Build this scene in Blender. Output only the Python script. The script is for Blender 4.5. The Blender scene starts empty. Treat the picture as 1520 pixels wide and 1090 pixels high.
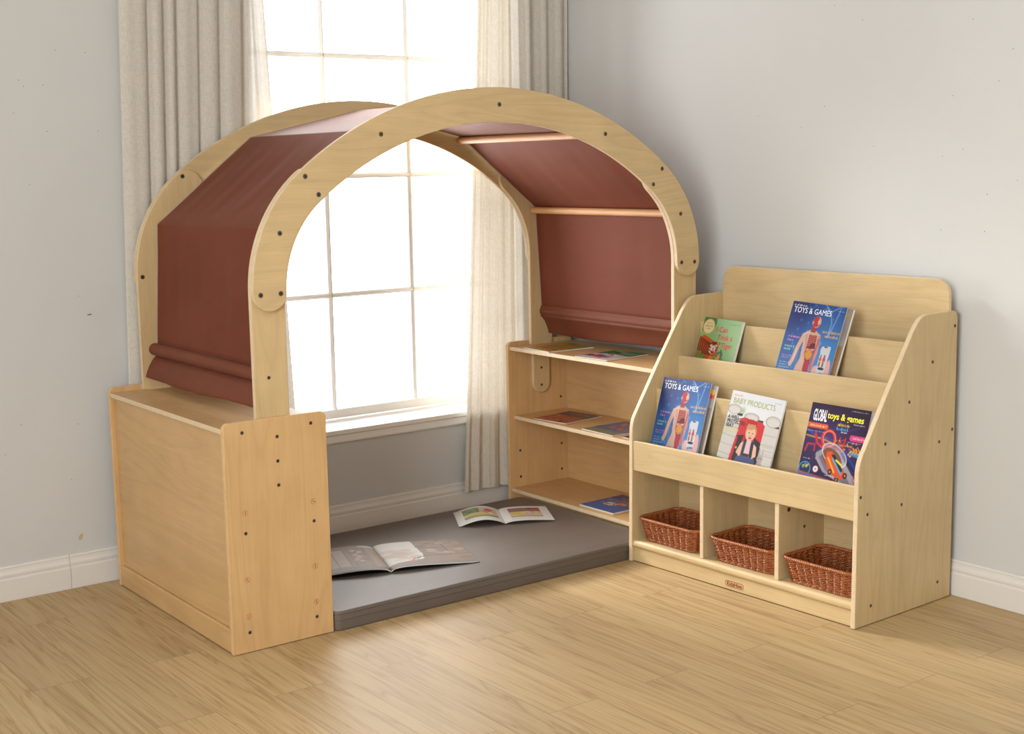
import bpy, bmesh, math, random
import numpy as np
from mathutils import Vector, Matrix
random.seed(7)
rng = np.random.default_rng(11)
PI = math.pi
SC = bpy.context.scene
COL = SC.collection
WM = {}                                   # world matrix of every root

# ------------------------------------------------------------------ materials
def srgb(r, g, b):
    f = lambda c: (c/255/12.92) if c/255 <= 0.04045 else ((c/255+0.055)/1.055)**2.4
    return (f(r), f(g), f(b))

def base_mat(name, col, rough=0.5, spec=0.5, metal=0.0):
    m = bpy.data.materials.new(name); m.use_nodes = True
    b = m.node_tree.nodes['Principled BSDF']
    b.inputs['Base Color'].default_value = (*col, 1)
    b.inputs['Roughness'].default_value = rough
    b.inputs['Specular IOR Level'].default_value = spec
    b.inputs['Metallic'].default_value = metal
    return m, m.node_tree.nodes, m.node_tree.links, b

def coords(n, l, scale, rot=(0, 0, 0), kind='Object'):
    tc = n.new('ShaderNodeTexCoord'); mp = n.new('ShaderNodeMapping')
    mp.inputs['Scale'].default_value = scale; mp.inputs['Rotation'].default_value = rot
    l.new(tc.outputs[kind], mp.inputs['Vector']); return mp.outputs['Vector']

def noise(n, l, vec, scale=1, detail=4, rough=0.55, dist=0.0):
    t = n.new('ShaderNodeTexNoise'); t.inputs['Scale'].default_value = scale
    t.inputs['Detail'].default_value = detail; t.inputs['Roughness'].default_value = rough
    t.inputs['Distortion'].default_value = dist
    l.new(vec, t.inputs['Vector']); return t.outputs['Fac']

def ramp(n, l, fac, stops):
    r = n.new('ShaderNodeValToRGB'); e = r.color_ramp.elements
    while len(e) < len(stops): e.new(0.5)
    for k, (p, c) in enumerate(stops): e[k].position = p; e[k].color = (*c, 1)
    l.new(fac, r.inputs['Fac']); return r.outputs['Color']

def mixc(n, l, a, b, fac, mode='MIX'):
    m = n.new('ShaderNodeMix'); m.data_type = 'RGBA'; m.blend_type = mode
    if isinstance(fac, float): m.inputs[0].default_value = fac
    else: l.new(fac, m.inputs[0])
    for s, v in ((6, a), (7, b)):
        if isinstance(v, tuple): m.inputs[s].default_value = (*v, 1)
        else: l.new(v, m.inputs[s])
    return m.outputs[2]

def bump(n, l, b, h, strength, dist=0.002):
    bp = n.new('ShaderNodeBump'); bp.inputs['Strength'].default_value = strength
    bp.inputs['Distance'].default_value = dist
    l.new(h, bp.inputs['Height']); l.new(bp.outputs['Normal'], b.inputs['Normal'])

def mul(c, k): return tuple(min(1, x*k) for x in c)

def ply(name, col, axis):
    """birch plywood veneer with the grain along one axis"""
    m, n, l, b = base_mat(name, col, 0.42, 0.4)
    sc = [9.0, 9.0, 9.0]; sc['xyz'.index(axis)] = 0.9
    v = coords(n, l, tuple(sc))
    w = noise(n, l, v, 0.8, 2, 0.45, 1.6)
    mth = n.new('ShaderNodeMath'); mth.operation = 'MULTIPLY'; mth.inputs[1].default_value = 13.0
    l.new(w, mth.inputs[0])
    fr = n.new('ShaderNodeMath'); fr.operation = 'PINGPONG'; fr.inputs[1].default_value = 1.0
    l.new(mth.outputs[0], fr.inputs[0])
    sf = [260.0]*3; sf['xyz'.index(axis)] = 9.0
    fine = noise(n, l, coords(n, l, tuple(sf)), 1.0, 2, 0.6)
    blot = noise(n, l, coords(n, l, (6, 6, 6)), 1.0, 3)
    c1 = ramp(n, l, fr.outputs[0], [(0.0, mul(col, 0.925)), (0.30, mul(col, 0.985)), (0.7, mul(col, 1.0)), (1.0, mul(col, 1.04))])
    c2 = ramp(n, l, fine, [(0.3, (0.88, 0.86, 0.83)), (0.62, (1.04, 1.04, 1.04))])
    c3 = ramp(n, l, blot, [(0.3, (0.94, 0.93, 0.91)), (0.7, (1.04, 1.04, 1.04))])
    c = mixc(n, l, c1, c2, 0.4, 'MULTIPLY'); c = mixc(n, l, c, c3, 1.0, 'MULTIPLY')
    l.new(c, b.inputs['Base Color'])
    bump(n, l, b, fine, 0.05, 0.0005)
    return m

def ply_edge(name, col):
    m, n, l, b = base_mat(name, col, 0.5, 0.35)
    f = noise(n, l, coords(n, l, (60, 60, 60)), 1.0, 2)
    c = ramp(n, l, f, [(0.3, mul(col, 0.93)), (0.65, mul(col, 1.03))])
    l.new(c, b.inputs['Base Color']); return m

C_CAB = (0.60, 0.385, 0.178)
C_ARCH = (0.57, 0.42, 0.22)
C_RACK = (0.60, 0.455, 0.245)
C_EDGE = (0.70, 0.55, 0.36)
M = {}
for tag_, c in (('cab', C_CAB), ('arch', C_ARCH), ('rack', C_RACK)):
    for ax in 'xyz': M[tag_+ax] = ply('birch_%s_grain_%s' % (tag_, ax), c, ax)
M['edge'] = ply_edge('plywood_edge', C_EDGE)
M['edge_warm'] = ply_edge('plywood_edge_warm', (0.70, 0.47, 0.24))
M['plug'] = base_mat('beech_plug', (0.62, 0.34, 0.17), 0.5)[0]
M['groove'] = base_mat('plug_slot', (0.25, 0.11, 0.05), 0.7)[0]
M['screw'] = base_mat('dark_steel_screw', (0.13, 0.115, 0.10), 0.35, 0.5, 0.8)[0]
M['socket'] = base_mat('screw_socket', (0.012, 0.011, 0.010), 0.6)[0]
M['rim_ring'] = base_mat('countersink', (0.20, 0.12, 0.06), 0.6)[0]
M['dowel'] = ply('beech_dowel', (0.66, 0.36, 0.17), 'y')

def cloth_mat(name, col, transl=0.12, sheen=0.35, rough=0.55, bumpy=0.12):
    m, n, l, b = base_mat(name, col, rough, 0.22)
    v = coords(n, l, (900, 900, 900))
    f = noise(n, l, v, 1.0, 2, 0.6)
    big = noise(n, l, coords(n, l, (5, 3, 5)), 1.0, 4)
    c = ramp(n, l, f, [(0.3, mul(col, 0.86)), (0.7, mul(col, 1.1))])
    c = mixc(n, l, c, ramp(n, l, big, [(0.3, (0.9, 0.9, 0.9)), (0.7, (1.07, 1.07, 1.07))]), 1.0, 'MULTIPLY')
    l.new(c, b.inputs['Base Color'])
    b.inputs['Sheen Weight'].default_value = sheen
    b.inputs['Sheen Roughness'].default_value = 0.25
    b.inputs['Sheen Tint'].default_value = (0.95, 0.8, 0.75, 1)
    bump(n, l, b, f, bumpy, 0.0006)
    t = n.new('ShaderNodeBsdfTranslucent'); l.new(c, t.inputs['Color'])
    mx = n.new('ShaderNodeMixShader'); mx.inputs[0].default_value = transl
    l.new(b.outputs[0], mx.inputs[1]); l.new(t.outputs[0], mx.inputs[2])
    l.new(mx.outputs[0], n['Material Output'].inputs['Surface'])
    return m
M['canopy'] = cloth_mat('brown_canopy_cloth', (0.198, 0.049, 0.023), 0.14, 0.45, 0.6)
M['canopy_hem'] = cloth_mat('brown_hem_cloth', (0.20, 0.058, 0.030), 0.10, 0.08, 0.55)

def linen(name, col, transl, clear):
    m, n, l, b = base_mat(name, col, 0.85, 0.15)
    f1 = noise(n, l, coords(n, l, (700, 700, 60)), 1.0, 2, 0.6)
    f2 = noise(n, l, coords(n, l, (60, 60, 700)), 1.0, 2, 0.6)
    c1 = ramp(n, l, f1, [(0.3, mul(col, 0.9)), (0.7, mul(col, 1.08))])
    c2 = ramp(n, l, f2, [(0.3, (0.92, 0.92, 0.9)), (0.7, (1.05, 1.05, 1.05))])
    c = mixc(n, l, c1, c2, 1.0, 'MULTIPLY')
    l.new(c, b.inputs['Base Color'])
    bump(n, l, b, f1, 0.1, 0.0006)
    t = n.new('ShaderNodeBsdfTranslucent'); l.new(c, t.inputs['Color'])
    mx = n.new('ShaderNodeMixShader'); mx.inputs[0].default_value = transl
    l.new(b.outputs[0], mx.inputs[1]); l.new(t.outputs[0], mx.inputs[2])
    out = mx.outputs[0]
    if clear > 0:
        tr = n.new('ShaderNodeBsdfTransparent')
        m2 = n.new('ShaderNodeMixShader'); m2.inputs[0].default_value = clear
        l.new(out, m2.inputs[1]); l.new(tr.outputs[0], m2.inputs[2]); out = m2.outputs[0]
    l.new(out, n['Material Output'].inputs['Surface'])
    return m
M['linen'] = linen('oatmeal_linen', (0.66, 0.62, 0.55), 0.18, 0.0)
M['linen_thin'] = linen('thin_cream_linen', (0.68, 0.63, 0.54), 0.14, 0.012)
M['sheer'] = linen('white_sheer', (0.76, 0.73, 0.68), 0.10, 0.012)

def wall_mat(name, col):
    m, n, l, b = base_mat(name, col, 0.75, 0.25)
    f = noise(n, l, coords(n, l, (140, 140, 14)), 1.0, 3, 0.6)
    g = noise(n, l, coords(n, l, (1.4, 1.4, 1.1)), 1.0, 3)
    c = ramp(n, l, g, [(0.3, mul(col, 0.97)), (0.7, mul(col, 1.02))])
    l.new(c, b.inputs['Base Color'])
    bump(n, l, b, f, 0.12, 0.001)
    return m
M['wall'] = wall_mat('painted_wall', (0.575, 0.580, 0.568))
M['ceil'] = base_mat('ceiling_paint', (0.72, 0.71, 0.69), 0.9, 0.1)[0]
M['white'] = base_mat('white_trim_paint', (0.70, 0.68, 0.64), 0.4, 0.4)[0]
M['sash'] = base_mat('white_sash_paint', (0.85, 0.835, 0.80), 0.4, 0.4)[0]
M['speck'] = base_mat('wall_speck', (0.16, 0.14, 0.12), 0.8)[0]
M['tape'] = base_mat('old_tape', (0.50, 0.42, 0.22), 0.6)[0]

def floor_mat():
    m, n, l, b = base_mat('oak_plank_floor', (0.45, 0.31, 0.17), 0.3, 0.22)
    tc = n.new('ShaderNodeTexCoord')
    mp = n.new('ShaderNodeMapping')
    mp.inputs['Rotation'].default_value = (0, 0, PI/2)
    # rows run along y, joints every 0.92 m
    mp.inputs['Location'].default_value = (0.606+0.92*6, 0.193+0.15*40, 0)
    l.new(tc.outputs['Object'], mp.inputs['Vector'])
    br = n.new('ShaderNodeTexBrick')
    br.offset = 0.45; br.offset_frequency = 2; br.squash = 1.0
    br.inputs['Scale'].default_value = 1.0
    br.inputs['Mortar Size'].default_value = 0.0008
    br.inputs['Mortar Smooth'].default_value = 0.3
    br.inputs['Brick Width'].default_value = 0.92
    br.inputs['Row Height'].default_value = 0.15
    br.inputs['Color1'].default_value = (0, 0, 0, 1); br.inputs['Color2'].default_value = (1, 1, 1, 1)
    l.new(mp.outputs[0], br.inputs['Vector'])
    # per-plank shift of the grain
    add = n.new('ShaderNodeVectorMath'); add.operation = 'MULTIPLY_ADD'
    add.inputs[1].default_value = (3.7, 9.1, 0)
    l.new(br.outputs['Color'], add.inputs[0]); l.new(tc.outputs['Object'], add.inputs[2])
    def grain(scale, det, dist, rough=0.6):
        mm = n.new('ShaderNodeMapping'); mm.inputs['Scale'].default_value = scale
        l.new(add.outputs[0], mm.inputs['Vector'])
        return noise(n, l, mm.outputs[0], 1.0, det, rough, dist)
    g1 = grain((15, 0.75, 1), 3, 0.7); g2 = grain((170, 3.0, 1), 3, 0.5); g3 = grain((4, 0.5, 1), 2, 0.3)
    mth = n.new('ShaderNodeMath'); mth.operation = 'MULTIPLY'; mth.inputs[1].default_value = 13.0
    l.new(g1, mth.inputs[0])
    pp = n.new('ShaderNodeMath'); pp.operation = 'PINGPONG'; pp.inputs[1].default_value = 1.0
    l.new(mth.outputs[0], pp.inputs[0])
    base = ramp(n, l, pp.outputs[0], [(0.0, (0.395, 0.270, 0.132)), (0.22, (0.478, 0.342, 0.176)), (1.0, (0.518, 0.382, 0.206))])
    fine = ramp(n, l, g2, [(0.30, (0.80, 0.75, 0.68)), (0.50, (1.0, 1.0, 1.0)), (0.7, (1.04, 1.04, 1.04))])
    tone = ramp(n, l, br.outputs['Color'], [(0.0, (0.93, 0.925, 0.92)), (1.0, (1.06, 1.05, 1.04))])
    blot = ramp(n, l, g3, [(0.3, (0.93, 0.92, 0.9)), (0.7, (1.05, 1.05, 1.05))])
    c = mixc(n, l, base, fine, 0.85, 'MULTIPLY')
    c = mixc(n, l, c, tone, 1.0, 'MULTIPLY'); c = mixc(n, l, c, blot, 1.0, 'MULTIPLY')
    c = mixc(n, l, c, (0.25, 0.165, 0.095), br.outputs['Fac'])
    l.new(c, b.inputs['Base Color'])
    rr = n.new('ShaderNodeMapRange'); rr.inputs['To Min'].default_value = 0.40; rr.inputs['To Max'].default_value = 0.54
    l.new(g2, rr.inputs['Value']); l.new(rr.outputs[0], b.inputs['Roughness'])
    sub = n.new('ShaderNodeMath'); sub.operation = 'MULTIPLY_ADD'; sub.inputs[1].default_value = -3.0
    l.new(br.outputs['Fac'], sub.inputs[0]); l.new(g2, sub.inputs[2])
    bump(n, l, b, sub.outputs[0], 0.12, 0.0008)
    return m
M['floor'] = floor_mat()

def vinyl():
    m, n, l, b = base_mat('taupe_vinyl', (0.128, 0.102, 0.083), 0.5, 0.4)
    f = noise(n, l, coords(n, l, (420, 420, 420)), 1.0, 2)
    g = noise(n, l, coords(n, l, (4, 9, 4)), 1.0, 3)
    bump(n, l, b, f, 0.10, 0.0006)
    c = ramp(n, l, g, [(0.3, (0.122, 0.098, 0.080)), (0.7, (0.138, 0.112, 0.093))])
    l.new(c, b.inputs['Base Color']); return m
M['vinyl'] = vinyl()
M['vinyl_seam'] = base_mat('vinyl_piping', (0.10, 0.08, 0.064), 0.4)[0]

def wicker():
    m, n, l, b = base_mat('brown_wicker', (0.33, 0.10, 0.026), 0.28, 0.6)
    f = noise(n, l, coords(n, l, (45, 45, 260)), 1.0, 2)
    c = ramp(n, l, f, [(0.3, (0.25, 0.060, 0.014)), (0.7, (0.44, 0.135, 0.036))])
    l.new(c, b.inputs['Base Color']); return m
M['wicker'] = wicker()
M['wicker_dark'] = base_mat('wicker_base', (0.12, 0.035, 0.012), 0.6)[0]

def glass():
    m = bpy.data.materials.new('window_glass'); m.use_nodes = True
    n, l = m.node_tree.nodes, m.node_tree.links
    n.remove(n['Principled BSDF'])
    t = n.new('ShaderNodeBsdfTransparent'); g = n.new('ShaderNodeBsdfGlossy'); g.inputs['Roughness'].default_value = 0.02
    lw = n.new('ShaderNodeLayerWeight'); lw.inputs['Blend'].default_value = 0.15
    mx = n.new('ShaderNodeMixShader')
    l.new(lw.outputs['Fresnel'], mx.inputs[0]); l.new(t.outputs[0], mx.inputs[1]); l.new(g.outputs[0], mx.inputs[2])
    l.new(mx.outputs[0], n['Material Output'].inputs['Surface'])
    return m
M['glass'] = glass()

def art_mat(name, rough):
    m, n, l, b = base_mat(name, (0.5, 0.5, 0.5), rough, 0.5)
    a = n.new('ShaderNodeVertexColor'); a.layer_name = 'Col'
    l.new(a.outputs['Color'], b.inputs['Base Color'])
    return m
M['print_gloss'] = art_mat('printed_gloss_cover', 0.34)
M['print_matt'] = art_mat('printed_page', 0.55)
def page_edges():
    m, n, l, b = base_mat('page_edges', (0.72, 0.69, 0.62), 0.7, 0.2)
    f = noise(n, l, coords(n, l, (8, 8, 900)), 1.0, 2)
    l.new(ramp(n, l, f, [(0.3, (0.5, 0.47, 0.41)), (0.65, (0.76, 0.73, 0.67))]), b.inputs['Base Color']); return m
M['pages'] = page_edges()
M['dark_cover'] = base_mat('dark_cover_board', (0.02, 0.02, 0.022), 0.5)[0]
_inks = {}
def ink(r, g, b):
    k = (r, g, b)
    if k not in _inks: _inks[k] = base_mat('ink_%02x%02x%02x' % k, srgb(*k), 0.4)[0]
    return _inks[k]

# ------------------------------------------------------------------ scene helpers
def ident(o, label=None, cat=None, group=None, kind=None):
    if label: o['label'] = label
    if cat: o['category'] = cat
    if group: o['group'] = group
    if kind: o['kind'] = kind
    return o

def root(name, mat4, label, cat, group=None):
    o = bpy.data.objects.new(name, None); o.empty_display_size = 0.05
    COL.objects.link(o); o.matrix_world = mat4; WM[o.name] = mat4.copy()
    return ident(o, label, cat, group)

def link_mesh(name, me, parent=None, offset=None):
    o = bpy.data.objects.new(name, me); COL.objects.link(o)
    if parent is not None: o.parent = parent
    if offset is not None: o.matrix_local = offset
    return o

def rootmat(o):
    """world matrix of the thing a part hangs under (parts sit at identity)"""
    while o.parent is not None: o = o.parent
    return WM.get(o.name, Matrix.Identity(4))

def obj(name, bm, mats, parent=None, local=False, smooth=None, bevel=0.0, seg=2):
    """one mesh object; geometry given in world coordinates unless local"""
    if parent is not None and not local:
        bm.transform(rootmat(parent).inverted())
    if smooth is not None:
        bm.normal_update()
        for e in bm.edges:
            if len(e.link_faces) == 2 and e.calc_face_angle(0) > smooth: e.smooth = False
        for f in bm.faces: f.smooth = True
    me = bpy.data.meshes.new(name); bm.to_mesh(me); bm.free()
    for m in (mats if isinstance(mats, (list, tuple)) else [mats]): me.materials.append(m)
    o = link_mesh(name, me, parent)
    if bevel > 0:
        b = o.modifiers.new('edge', 'BEVEL'); b.width = bevel; b.segments = seg
        b.limit_method = 'ANGLE'; b.angle_limit = math.radians(50); b.harden_normals = False
    return o

def prism(pts, plane, d0, d1, bm=None, side_mat=1, face_mat=0):
    """outline in one coordinate plane, given thickness along the third axis"""
    bm = bm or bmesh.new()
    def P(p, d):
        a, b = p
        return {'xz': (a, d, b), 'yz': (d, a, b), 'xy': (a, b, d)}[plane]
    v0 = [bm.verts.new(P(p, d0)) for p in pts]; v1 = [bm.verts.new(P(p, d1)) for p in pts]
    f = [bm.faces.new(v0), bm.faces.new(v1)]
    for x in f: x.material_index = face_mat
    n = len(pts)
    for i in range(n):
        q = bm.faces.new((v0[i], v0[(i+1) % n], v1[(i+1) % n], v1[i])); q.material_index = side_mat
        f.append(q)
    bmesh.ops.recalc_face_normals(bm, faces=f)
    return bm

def box(x0, x1, y0, y1, z0, z1, bm=None, mi=0):
    return prism([(x0, y0), (x1, y0), (x1, y1), (x0, y1)], 'xy', z0, z1, bm, mi, mi)

def rrect(x0, x1, z0, z1, r=(0, 0, 0, 0), k=6):
    """corners: (x0,z0) (x1,z0) (x1,z1) (x0,z1)"""
    if not isinstance(r, (tuple, list)): r = (r,)*4
    out = []
    for (cx, cz, a0), rr, (sx, sz) in zip(((x0, z0, 180), (x1, z0, 270), (x1, z1, 0), (x0, z1, 90)), r,
                                          ((1, 1), (-1, 1), (-1, -1), (1, -1))):
        if rr <= 0: out.append((cx, cz)); continue
        for i in range(k+1):
            a = math.radians(a0 + 90*i/k)
            out.append((cx+sx*rr+rr*math.cos(a), cz+sz*rr+rr*math.sin(a)))
    return out

def tube(path, r, seg=8, closed=False, bm=None, mi=0, cap=True):
    bm = bm or bmesh.new()
    pts = [Vector(p) for p in path]; n = len(pts); rings = []
    up = Vector((0, 0, 1))
    for i, p in enumerate(pts):
        if closed: t = pts[(i+1) % n]-pts[i-1]
        else: t = pts[min(i+1, n-1)]-pts[max(i-1, 0)]
        t.normalize()
        u = up if abs(t.dot(up)) < 0.95 else Vector((1, 0, 0))
        a = t.cross(u).normalized(); b = a.cross(t).normalized()
        rr = r[i] if isinstance(r, (list, tuple)) else r
        rings.append([bm.verts.new(p+a*(rr*math.cos(2*PI*k/seg))+b*(rr*math.sin(2*PI*k/seg))) for k in range(seg)])
    m = n if closed else n-1
    for i in range(m):
        A, B = rings[i], rings[(i+1) % n]
        for k in range(seg):
            f = bm.faces.new((A[k], A[(k+1) % seg], B[(k+1) % seg], B[k])); f.material_index = mi; f.smooth = True
    if cap and not closed:
        for R in (rings[0], rings[-1]):
            f = bm.faces.new(R); f.material_index = mi
    bmesh.ops.recalc_face_normals(bm, faces=bm.faces[:])
    return bm

# -- screws and plugs (mesh data shared by every copy); axis along local +z, head at z=0
def disc_mesh(name, rings, mats):
    """rings: list of (radius, z, material index of the band that starts here)"""
    bm = bmesh.new(); S = 16; prev = None
    for r, z, mi in rings:
        if r == 0:
            c = bm.verts.new((0, 0, z))
            for k in range(S): f = bm.faces.new((prev[k], prev[(k+1) % S], c)); f.material_index = pm
            break
        cur = [bm.verts.new((r*math.cos(2*PI*k/S), r*math.sin(2*PI*k/S), z)) for k in range(S)]
        if prev:
            for k in range(S):
                f = bm.faces.new((prev[k], prev[(k+1) % S], cur[(k+1) % S], cur[k])); f.material_index = pm
        prev, pm = cur, mi
    me = bpy.data.meshes.new(name); bmesh.ops.recalc_face_normals(bm, faces=bm.faces[:]); bm.to_mesh(me); bm.free()
    for m in mats: me.materials.append(m)
    return me
SM = [M['rim_ring'], M['screw'], M['socket']]
SCREW_BIG = disc_mesh('screw_head', [(0.0070, 0.0, 0), (0.0068, 0.0004, 0), (0.0060, 0.0004, 1), (0.0058, 0.0011, 1), (0.0030, 0.0012, 2), (0.0028, 0.0006, 2), (0, 0.0006, 2)], SM)
SCREW_SMALL = disc_mesh('small_screw_head', [(0.0052, 0.0, 0), (0.0050, 0.0003, 0), (0.0043, 0.0003, 1), (0.0040, 0.0007, 1), (0.0026, 0.0008, 2), (0.0024, 0.0004, 2), (0, 0.0004, 2)], SM)
PLUG = disc_mesh('wood_plug', [(0.0080, 0.0, 0), (0.0078, 0.0005, 0), (0.0068, 0.0006, 1), (0, 0.0006, 1)], [base_mat('plug_ring', (0.40, 0.19, 0.085), 0.6)[0], M['plug']])
bmx = bmesh.new(); bmx.from_mesh(PLUG); box(-0.0010, 0.0010, -0.0052, 0.0052, 0.0004, 0.0009, bmx, 2)
bmx.to_mesh(PLUG); bmx.free(); PLUG.materials.append(M['groove'])
def fastener(me, name, pos, normal, parent, spin=0.0):
    """pos, normal in world coordinates"""
    q = Vector((0, 0, 1)).rotation_difference(Vector(normal)).to_matrix().to_4x4()
    mw = Matrix.Translation(Vector(pos)) @ q @ Matrix.Rotation(spin, 4, 'Z')
    o = bpy.data.objects.new(name, me); COL.objects.link(o)
    o.parent = parent
    o.matrix_local = rootmat(parent).inverted() @ mw
    return o

# ------------------------------------------------------------------ the room
XL, XR, YF, YB, HT = -2.7, 1.876, -5.0, 0.885, 2.7
obj('floor', box(XL-0.1, XR+0.1, YF-0.1, YB+0.1, -0.06, 0.0), M['floor'])['kind'] = 'structure'
obj('ceiling', box(XL-0.1, XR+0.1, YF-0.1, YB+0.22, HT, HT+0.08), M['ceil'])['kind'] = 'structure'
WX0, WX1, WZ0, WZ1 = 0.544, 1.639, 0.3665, 2.14           # window opening
bm = bmesh.new()
box(XL-0.1, WX0, YB, YB+0.22, 0, HT, bm); box(WX1, XR+0.1, YB, YB+0.22, 0, HT, bm)
box(WX0, WX1, YB, YB+0.22, 0, WZ0, bm); box(WX0, WX1, YB, YB+0.22, WZ1, HT, bm)
def blot(bm, x, z, rx, rz, mi, rot=0.0, wall='back'):
    S = 8; vs = []
    for k in range(S):
        a = 2*PI*k/S; j = 0.8+0.35*random.random()
        u, w = rx*j*math.cos(a), rz*j*math.sin(a)
        u, w = u*math.cos(rot)-w*math.sin(rot), u*math.sin(rot)+w*math.cos(rot)
        vs.append(bm.verts.new((x+u, YB-0.0006, z+w) if wall == 'back' else (XR-0.0006, x-u, z+w)))
    f = bm.faces.new(vs if wall == 'back' else vs[::-1]); f.material_index = mi
blot(bm, -0.0856, 0.1545, 0.007, 0.013, 2, -0.5)
blot(bm, -0.0137, 0.840, 0.009, 0.0025, 1, 0.1)
for _ in range(16): blot(bm, -0.33+random.random()*0.42, 0.3+random.random()*1.4, 0.0016, 0.0016, 1)
obj('wall_back', bm, [M['wall'], M['speck'], M['tape']])['kind'] = 'structure'
bm = box(XR, XR+0.1, YF-0.1, YB+0.22, 0, HT)
for _ in range(22): blot(bm, -1.1+random.random()*1.2, 1.05+random.random()*0.75, 0.0016, 0.0016, 1, wall='right')
obj('wall_right', bm, [M['wall'], M['speck']])['kind'] = 'structure'
LY0, LY1, LZ0, LZ1 = -3.4, -1.6, 0.70, 2.35             # extent of the added fill light on the solid left wall
obj('wall_left', box(XL-0.1, XL, YF-0.1, YB+0.14, 0, HT), M['wall'])['kind'] = 'structure'
FX0, FX1 = -2.5, -0.3                                    # width of the added fill light behind the camera
obj('wall_front', box(XL, XR, YF-0.1, YF, 0, HT), M['wall'])['kind'] = 'structure'

def baseboard(name, axis, a0, a1, face):
    prof = [(0, 0), (0.0155, 0), (0.0155, 0.066), (0.0125, 0.0685), (0.0125, 0.073), (0.0140, 0.076), (0.0140, 0.082),
            (0.0095, 0.090), (0.0085, 0.097), (0.0095, 0.101), (0.0065, 0.106), (0, 0.1065)]
    bm = bmesh.new(); R = []
    for a in (a0, a1):
        R.append([bm.verts.new((a, face-d, z) if axis == 'x' else (face-d, a, z)) for d, z in prof])
    for i in range(len(prof)-1): bm.faces.new((R[0][i], R[0][i+1], R[1][i+1], R[1][i]))
    for r in R: bm.faces.new(r)
    bmesh.ops.recalc_face_normals(bm, faces=bm.faces[:])
    o = obj(name, bm, M['white'], bevel=0.0008, seg=1); o['kind'] = 'structure'; return o
baseboard('baseboard_back', 'x', XL, -0.1285, YB)
baseboard('baseboard_back_long', 'x', -0.1275, XR-0.016, YB)
bpy.data.objects['baseboard_back_long'].name = 'baseboard_back.001'
baseboard('baseboard_right', 'y', YF, YB, XR)

# window: frame > sash grid, glass, sill
win = obj('window_1', box(WX0, WX0+0.028, 1.038, 1.10, WZ0, WZ1, box(WX1-0.029, WX1, 1.038, 1.10, WZ0, WZ1,
          box(WX0, WX1, 1.038, 1.10, WZ1-0.03, WZ1, box(WX0, WX1, 1.075, 1.10, WZ0, 0.3755)))), M['sash'], bevel=0.0015)
ident(win, kind='structure')
bm = bmesh.new()
box(WX0+0.028, WX1-0.029, 1.043, 1.077, 0.3785, 0.4105, bm)
def bar(c, horizontal, a0, a1, w=0.0092):
    pf = [(-0.0022, 1.0450), (0.0022, 1.0450), (w-0.0012, 1.0525), (w, 1.0550), (w, 1.0730), (-w, 1.0730), (-w, 1.0550), (-w+0.0012, 1.0525)]
    if horizontal: prism([(y, c+d) for d, y in pf], 'yz', a0, a1, bm, 0, 0)
    else: prism([(c+d, y) for d, y in pf], 'xy', a0, a1, bm, 0, 0)
for x in (0.918, 1.2635): bar(x, False, 0.4105, WZ1-0.03)
for z in (0.820, 1.241, 1.657): bar(z, True, WX0+0.028, WX1-0.029)
for x in (WX0+0.028, WX1-0.041): box(x, x+0.012, 1.045, 1.075, 0.4105, WZ1-0.03, bm)
obj('sash', bm, M['sash'], win)
obj('glass_pane', box(WX0+0.028, WX1-0.029, 1.059, 1.062, 0.402, WZ1-0.03), M['glass'], win)
bm = prism([(1.0745, 0.3722), (1.0745, 0.3668), (0.884, 0.3668), (0.884, 0.326), (0.8745, 0.326), (0.8725, 0.331), (0.8725, 0.352), (0.867, 0.3545), (0.864, 0.358), (0.864, 0.3695), (0.8665, 0.3722)],
           'yz', WX0+0.0005, WX1-0.0005, None, 0, 0)
prism([(0.8842, 0.3722), (0.8842, 0.326), (0.8745, 0.326), (0.8725, 0.331), (0.8725, 0.352), (0.867, 0.3545), (0.864, 0.358), (0.864, 0.3695), (0.8665, 0.3722)], 'yz', WX0-0.06, WX0+0.0005, bm, 0, 0)
prism([(0.8842, 0.3722), (0.8842, 0.326), (0.8745, 0.326), (0.8725, 0.331), (0.8725, 0.352), (0.867, 0.3545), (0.864, 0.358), (0.864, 0.3695), (0.8665, 0.3722)], 'yz', WX1-0.0005, WX1+0.06, bm, 0, 0)
obj('window_sill', bm, M['sash'], win)

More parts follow.
